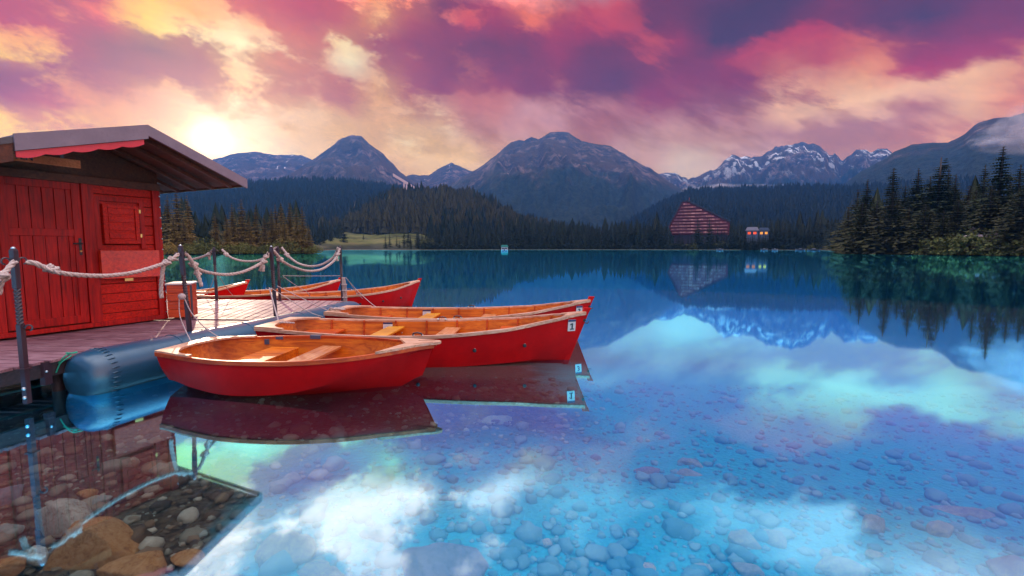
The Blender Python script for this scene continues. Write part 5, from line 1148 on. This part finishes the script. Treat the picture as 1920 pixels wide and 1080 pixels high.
    bi = sm(ds/L_, HB)-.045
    for k in range(17):
        t = math.pi*k/16; inner_.append((ds-(ds-.13)*math.sin(t), bi*math.cos(t)))
    poly_ = outer+inner_+[(x, -y) for x, y in outer[::-1]]
    o = plate_holes('stern_deck', poly_, [], lambda x: sm(max(0, min(1, x/L_)), ZG)+.014, .022, M_['deckwood'] if fit else M_['varnish'], root)
    if stem:
        x1 = X(1, sm(1, ZG)); z1 = sm(1, ZG); x0 = X(1, -.05)
        sl_ = (x1-x0)/(z1+.05)
        b = MB(); vs = []
        for (z, wd, fwd) in ((-.06, .02, .02), (z1-.02, .022, .035), (z1+.055, .022, .045)):
            x = x1-(z1-z)*sl_
            for (dx, dy) in ((fwd, wd*.6), (fwd, -wd*.6), (-.05, -wd), (-.05, wd)): vs.append((x+dx, dy, z))
        b.add(vs, [(i_*4+q_, i_*4+(q_+1) % 4, (i_+1)*4+(q_+1) % 4, (i_+1)*4+q_) for i_ in range(2) for q_ in range(4)]+[(0, 1, 2, 3), (11, 10, 9, 8)]); b.build('stem', M_['hull'], root, bevel=.004)
        b = MB(); ux = 1-.30/L_; poly_ = [(X(ux, sm(ux, ZG)), sm(ux, HB)), (x1, .012), (x1, -.012), (X(ux, sm(ux, ZG)), -sm(ux, HB)), (X(ux, sm(ux, ZG))+.08, 0)]
        plate_holes('bow_deck', poly_, [], lambda x: sm(max(0, min(1, x/L_)), ZG)+.008, .018, M_['deckwood'], root)
        z = z1-.14; x = x1-(z1-z)*sl_
        MB().tube([(x+.02, 0, z), (x+.075, 0, z-.005), (x+.085, 0, z+.02)], .007, 6).build('bow_eye', M_['iron'], root, smooth=True)
    if dinghy:
        xe = L_+.06; ux = 1-.50/L_; pts = []
        for k in range(8): u = ux+(1-ux)*.72*k/7; pts.append((u*L_, max(sm(u, HB)+.016, .09)))
        pts += [(xe-.10, .088), (xe-.03, .055), (xe, .02)]
        outer = pts+[(x, -y) for x, y in pts[::-1]]+[(ux*L_+.16, -.05), (ux*L_+.19, 0), (ux*L_+.16, .05)]
        slots = []
        for sg_ in (1, -1):
            a = Vector((xe-.26, .088*sg_)); c_ = Vector((xe-.075, .050*sg_)); d = (c_-a).normalized(); q_ = Vector((-d.y, d.x))*.013; slots.append([tuple(a-q_), tuple(c_-q_), tuple(c_+d*.012), tuple(c_+q_), tuple(a+q_), tuple(a-d*.012)])
        plate_holes('bow_deck', outer, slots, lambda x: sm(max(0, min(1, x/L_)), ZG)+.016, .024, M_['deckwood'], root)
    # rowlock plates and fittings
    if fit:
        for u in (.22 if dinghy else .5,):
            for sg_ in (1, -1):
                z = sm(u, ZG); y = sm(u, HB); 
                if dinghy: MB().box((u*L_+.1, (y+.014)*sg_, z-.015), (.16, .016, .035)).build('rubber_pad', M_['bluegrey'], root, bevel=.002)
        if dinghy:
            MB().box((.42*L_, sm(.42, HB)-.004, sm(.42, ZG)-.008), (.13, .045, .045)).build('rubber_pad', M_['bluegrey'], root, bevel=.002)
        else:
            for sg_ in (1, -1):
                u = .52; z = sm(u, ZG); y = (sm(u, HB)-.01)*sg_; rl = MB()
                rl.tube([(u*L_-.055, y, z+.012), (u*L_-.05, y, z+.035), (u*L_, y, z+.045), (u*L_+.05, y, z+.035), (u*L_+.055, y, z+.012)], .010, 6); rw_ = rl.build('rowlock', M_['iron'], root, smooth=True)
                for dx in (-.055, .055): MB().sphere((u*L_+dx, y-.012*sg_, z+.008), .017, 8, 6).build('rowlock_bolt', M_['steel'], rw_, smooth=True)
            for u in (.36, .50, .66, .8):
                P_ = sec(u, .018); (y, z) = P_[2]
                for sg_ in (1, -1): MB().sphere((u*L_+.08, (y-.004)*sg_, z), .013, 8, 5, sc=(1, .5, 1)).build('bolt', M_['steel'], root, smooth=True)
                P_ = sec(u); (y, z) = P_[2]; MB().sphere((u*L_+.08, -(y+.002), z), .024, 8, 6, sc=(1, .6, 1)).build('fender_stud', M_['black'], root, smooth=True)
    if notice:
        u = .33; P_ = sec(u, .018); (y0, z0), (y1, z1) = P_[0], P_[2]; x = u*L_
        b = MB(); vs = [(x-.07, y0-.012, z0-.035), (x+.07, y0-.012, z0-.035), (x+.07, y1-.010, z1-.01), (x-.07, y1-.010, z1-.01)]; b.add(vs+[(a, c_-.004, d) for a, c_, d in vs], [(0, 1, 2, 3), (7, 6, 5, 4), (0, 4, 5, 1), (1, 5, 6, 2), (2, 6, 7, 3), (3, 7, 4, 0)])
        nt_ = b.build('notice', M_['white'], root)
        MB().box((x, y0-.018, z0-.047), (.142, .006, .024)).build('notice_header', M_['navy'], nt_)
        for k in range(4): MB().box((x-.005, y0-.0195-.002*k, z0-.075-.018*k), (.11, .004, .003)).build('notice_line', M_['bluegrey'], nt_)
    if number:
        u = .955; P_ = sec(u); (ya, za) = (-P_[1][0], P_[1][1]); 
        p_t = Vector((X(u, P_[0][1]-.05), -(P_[0][0])-.0, P_[0][1]-.05)); 
        u2 = .985
        def hp(uu, z):
            Q = sec(uu); t = (Q[0][1]-z)/(Q[0][1]-Q[4][1]); y = Q[0][0]+(Q[4][0]-Q[0][0])*t+.02*math.sin(min(1, max(0, t))*math.pi); return Vector((X(uu, z), -y, z))
        z_t, z_b = sm(u, ZG)-.055, sm(u, ZG)-.205
        a0, a1, b0, b1 = hp(.952, z_t), hp(.952+.125/L_, z_t), hp(.952, z_b), hp(.952+.125/L_, z_b)
        cx = (a1-a0).normalized(); cy = ((a0+a1)-(b0+b1)).normalized(); nrm_ = cx.cross(cy).normalized(); cy = nrm_.cross(cx); cc_ = (a0+a1+b0+b1)/4+nrm_*.012
        PM = Matrix((( cx.x, cy.x, nrm_.x, cc_.x), (cx.y, cy.y, nrm_.y, cc_.y), (cx.z, cy.z, nrm_.z, cc_.z), (0, 0, 0, 1)))
        pl_ = MB().box((0, 0, 0), (.105, .15, .006), PM).build('number_plate', M_['white'], root)
        MB().box((0, .062, .0045), (.105, .026, .003), PM).build('plate_header', M_['navy'], pl_)
        if number == '1':
            nb_ = MB()
            for poly_ in ([(-.004, -.048), (.016, -.048), (.016, .036), (-.004, .036)], [(-.022, .010), (-.004, .018), (-.004, .036), (-.026, .022)], [(-.024, -.048), (-.004, -.048), (-.004, -.034), (-.024, -.034)], [(.016, -.048), (.034, -.048), (.034, -.034), (.016, -.034)]): nb_.prism(poly_, .0035, .006, PM @ Matrix.Translation((0, -.008, 0)))
            nb_.build('number', M_['black'], pl_)
        else: text_mesh(number, 'number', .105, M_['black'], pl_, PM @ Matrix.Translation((0, -.012, .004)))
        MB().sphere(hp(.975, z_t-.02)+nrm_*.0+cx*.13, .022, 8, 6).build('fender_stud', M_['black'], root, smooth=True)
    return tag(root, label, 'rowing boat')
# front dinghy
DB = rowboat('rowing_boat', 2.80, [(0,.35),(.12,.47),(.28,.60),(.42,.64),(.58,.61),(.74,.47),(.88,.25),(1.0,.045)], [(0,.385),(.3,.385),(.6,.39),(.8,.41),(1,.455)], [(0,.09),(.15,.05),(.35,.03),(.55,.07),(.72,.17),(.86,.29),(1,.42)],
 [(0,.80),(.3,.87),(.6,.87),(.8,.84),(1,.7)], [(0,.0),(.2,-.06),(.5,-.10),(.75,-.08),(.9,-.02),(1,.12)], .42, .22, (-3.585, 4.98, .0), R(-5.0), 'nearest rowing boat, short red dinghy with pale horseshoe stern deck and slotted bow plate', stem=False, ribs=0, dinghy=True, railmat='varnish_red',
 seats=[(.50, .24, .285, 'thwart', 'seat')])
# stern locker seat with a dark opening
b = MB(); b.box((.86, 0, .262), (.34, 1.02, .026)); b.build('stern_seat', M_['varnish'], DB, bevel=.005)
b = MB(); xs = 1.02
for (y0, y1, z0, z1) in ((-.50, -.34, .05, .249), (.10, .50, .05, .249), (-.34, .10, .20, .249), (-.34, .10, .05, .09)): b.box((xs, (y0+y1)/2, (z0+z1)/2), (.02, y1-y0-.002, z1-z0-.002))
b.build('locker_front', M_['varnish'], DB, bevel=.004)
MB().box((.985, -.11, .15), (.02, .46, .14)).build('locker_shade_panel', M_['black'], DB)  # black sheet close behind the opening, standing in for the shade inside
MB().box((.62, .53, .33), (.05, .02, .06)).build('cleat', M_['bluegrey'], DB)
HBW = [(0,.40),(.12,.50),(.28,.60),(.45,.645),(.62,.60),(.78,.44),(.9,.23),(1.0,.025)]
ZGW = [(0,.42),(.3,.39),(.55,.40),(.78,.47),(.92,.565),(1,.625)]
ZCW = [(0,.08),(.3,.0),(.6,.0),(.85,.03),(1,.08)]; BCW = [(0,.72),(.3,.86),(.6,.85),(.8,.72),(1,.5)]; ZKW = [(0,.02),(.3,-.1),(.6,-.1),(.85,-.06),(1,-.05)]
def hd(a, b_): return math.atan2(b_[1]-a[1], b_[0]-a[0])
def wood_boat(stern, bow, lab, num=None, notice=False, seats=(), fit=True, ribs=8, rail='deckwood'):
    L_ = math.hypot(bow[0]-stern[0], bow[1]-stern[1]); return rowboat('rowing_boat', L_, HBW, ZGW, ZCW, BCW, ZKW, .36, .15, (stern[0], stern[1], 0), hd(stern, bow), lab, True, ribs, 'varnish', False, num, notice, seats, fit, rail)
B1 = wood_boat((-3.26, 6.27), (.95, 5.90), 'long red rowing boat with a number 1 plate on its bow, second from the viewer', '1', True, [(.13,.5,.27,'varnish_red','stern_seat'), (.36,.24,.30,'yellow_seat','seat'), (.56,.22,.30,'thwart','seat'), (.76,.24,.36,'varnish_red','bow_seat')])
B3 = wood_boat((-2.92, 7.62), (1.24, 7.28), 'long red rowing boat with number 3 plate, mostly hidden behind the number 1 boat', '3', True, [(.13,.5,.27,'varnish_red','stern_seat'), (.36,.24,.30,'yellow_seat','seat'), (.60,.22,.30,'thwart','seat')])
B4 = wood_boat((-5.2, 9.98), (-2.32, 11.6), 'red rowing boat with magenta sheen poking out past the far right jetty corner', None, False, [(.4,.22,.30,'thwart','seat'), (.78,.26,.36,'thwart','bow_seat')], True, 8, 'deckwood')
B5 = wood_boat((-7.25, 10.15), (-4.42, 11.9), 'red rowing boat behind the jetty, middle one of the three moored at its back', None, False, [(.5,.22,.30,'thwart','seat')], True, 8, 'deckwood')
B6 = wood_boat((-9.1, 9.35), (-6.35, 11.1), 'red rowing boat farthest left behind the jetty, its bow showing beside the chest', None, False, [(.5,.22,.30,'thwart','seat')], True, 8, 'deckwood')
# mooring cords
MB_ball = MB().sphere((0, 0, 0), .045, 12, 8, sc=(1, .8, .9)); ob = MB_ball.build('rope_ball', M_['cord'], None, smooth=True); ob.location = A(341, 556, 5.62); tag(ob, 'ball of wound cord tied to the leaning post at knee height', 'knot')
cord_obj('mooring_cord', [A(336,558,5.60), A(337,590,5.58), A(346,615,5.5), A(360,645,5.15)], 'pale cord dropping from the rope ball straight to the stern of the nearest boat')
cord_obj('mooring_cord', [A(346,560,5.62), A(360,588,5.62), A(385,615,5.66), A(410,632,5.64)], 'thin cord slanting from the rope ball to the far stern corner of the nearest boat')
cord_obj('mooring_cord', [A(505,540,7.05), A(512,566,6.9), A(520,595,6.7), A(527,616,6.35), A(537,622,6.2)], 'thick pale cord from the twisted post to the stern of the number 1 boat', .011)
cord_obj('mooring_cord', [A(508,540,7.08), A(540,560,7.1), A(580,585,7.2), A(606,594,7.25)], 'left, lower one of two parallel cords running from the twisted post to the third boat')
cord_obj('mooring_cord', [A(520,536,7.14), A(560,556,7.2), A(610,580,7.3), A(652,594,7.4)], 'right, upper one of two parallel cords running from the twisted post to the third boat')
cord_obj('mooring_cord', [A(530,517,9.36), A(580,517.5,9.36), A(638,517,9.34)], 'level thin cord stretched between the middle back post and the corner post')
cord_obj('mooring_cord', [A(531,518,9.38), A(550,532,9.5), A(575,547,9.8), A(584,560,10.0)], 'short cord falling from the middle back post to the middle back boat')
cord_obj('mooring_cord', [A(648,520,9.34), A(670,545,9.6), A(700,572,9.3), A(715,578,8.3)], 'cord slanting right from the corner post over the boat at the jetty corner')
cord_obj('mooring_cord', [A(652,524,9.34), A(668,548,9.9), A(680,560,10.3)], 'short second cord from the corner post to the inside of the corner boat')
cord_obj('mooring_cord', [A(402,520,9.46), A(396,535,9.7), A(388,552,9.9)], 'cord hanging left from the thin back post to the farthest left boat')
cord_obj('mooring_cord', [A(412,520,9.46), A(425,540,9.9), A(438,556,10.3)], 'cord hanging right from the thin back post behind the jetty')
c0 = A(645, 520, 9.30); b = MB()
for k in range(5):
    o_ = (k-2)*.012; b.rope([Vector((o_, -.04, 0)), Vector((o_*1.5+.02, -.05, -.2)), Vector((o_*1.2+.03, -.05, -.45)), Vector((o_*.6+.05, -.05, -.60))], .010, sub=26)
for z_ in (-.14, -.26, -.40): b.tube([(.02+.045*math.cos(t), -.05+.03*math.sin(t), z_) for t in np.linspace(0, 6.283, 14)], .011, 6)
o = b.build('rope_coil', M_['rope'], None, smooth=True); o.location = c0; tag(o, 'hanging coil of rope wound on the far corner post', 'rope coil')
# heap of line on the third boat's stern
b = MB(); r_ = random.Random(4); c0 = Vector((-2.78, 7.36, .445)); pts = []
for k in range(46): t = k*.62; pts.append(Vector((.11*math.cos(t)*(.6+.4*r_.random())+.05*math.sin(k*.3), .08*math.sin(t)*(.6+.4*r_.random()), .012+.035*r_.random())))
b.rope(pts, .011, sub=260, n=5); o = b.build('rope_heap', M_['rope'], None, smooth=True); o.location = c0; tag(o, 'untidy heap of pale line lying on the stern of the boat with number 3', 'rope heap')
c0 = Vector((-3.06, 6.12, .44)); b = MB(); b.rope([Vector((-.04, .02, .01)), Vector((.03, -.03, .02)), Vector((.10, .0, .01)), Vector((.17, -.03, .012))], .013); o = b.build('rope_end', M_['rope'], None, smooth=True); o.location = c0; tag(o, 'short rope end lying on the pale stern board of the boat with number 1', 'rope end')
# green cord
c0 = Vector((-4.42, 4.55, DZ)); b = MB(); b.tube(smooth_path([(0, 0, .01), (.02, -.05, .02), (-.02, -.08, -.04), (-.08, -.10, -.10), (-.10, -.10, -.16)], 20), .006, 6); b.tube(smooth_path([(.03, 0, .012), (.05, -.05, .0), (.0, -.09, -.05), (-.03, -.11, -.14)], 20), .006, 6)
b.tube(smooth_path([(-.03, .02, .015), (.03, .05, .03), (.06, .01, .03), (.0, -.02, .035), (-.03, .02, .03)], 20), .007, 6)
o = b.build('green_cord', M_['green'], None, smooth=True); o.location = c0; tag(o, 'bright green cord knotted round the jetty edge above the pontoon end', 'cord')
# ------------------------------------------------------------------ haze
m = bpy.data.materials.new('haze'); m.use_nodes = True; t = m.node_tree; t.nodes.clear(); pv = t.nodes.new('ShaderNodeVolumePrincipled'); oo = t.nodes.new('ShaderNodeOutputMaterial'); t.links.new(pv.outputs[0], oo.inputs['Volume'])
pv.inputs['Color'].default_value = HAZE_COL; pv.inputs['Density'].default_value = HAZE_D; pv.inputs['Anisotropy'].default_value = HAZE_G
o = MB().box((0, 1730, 328), (7800, 4460, 684)).build('haze', m); tag(o, 'thin blue evening haze over the lake', 'haze', kind='stuff')
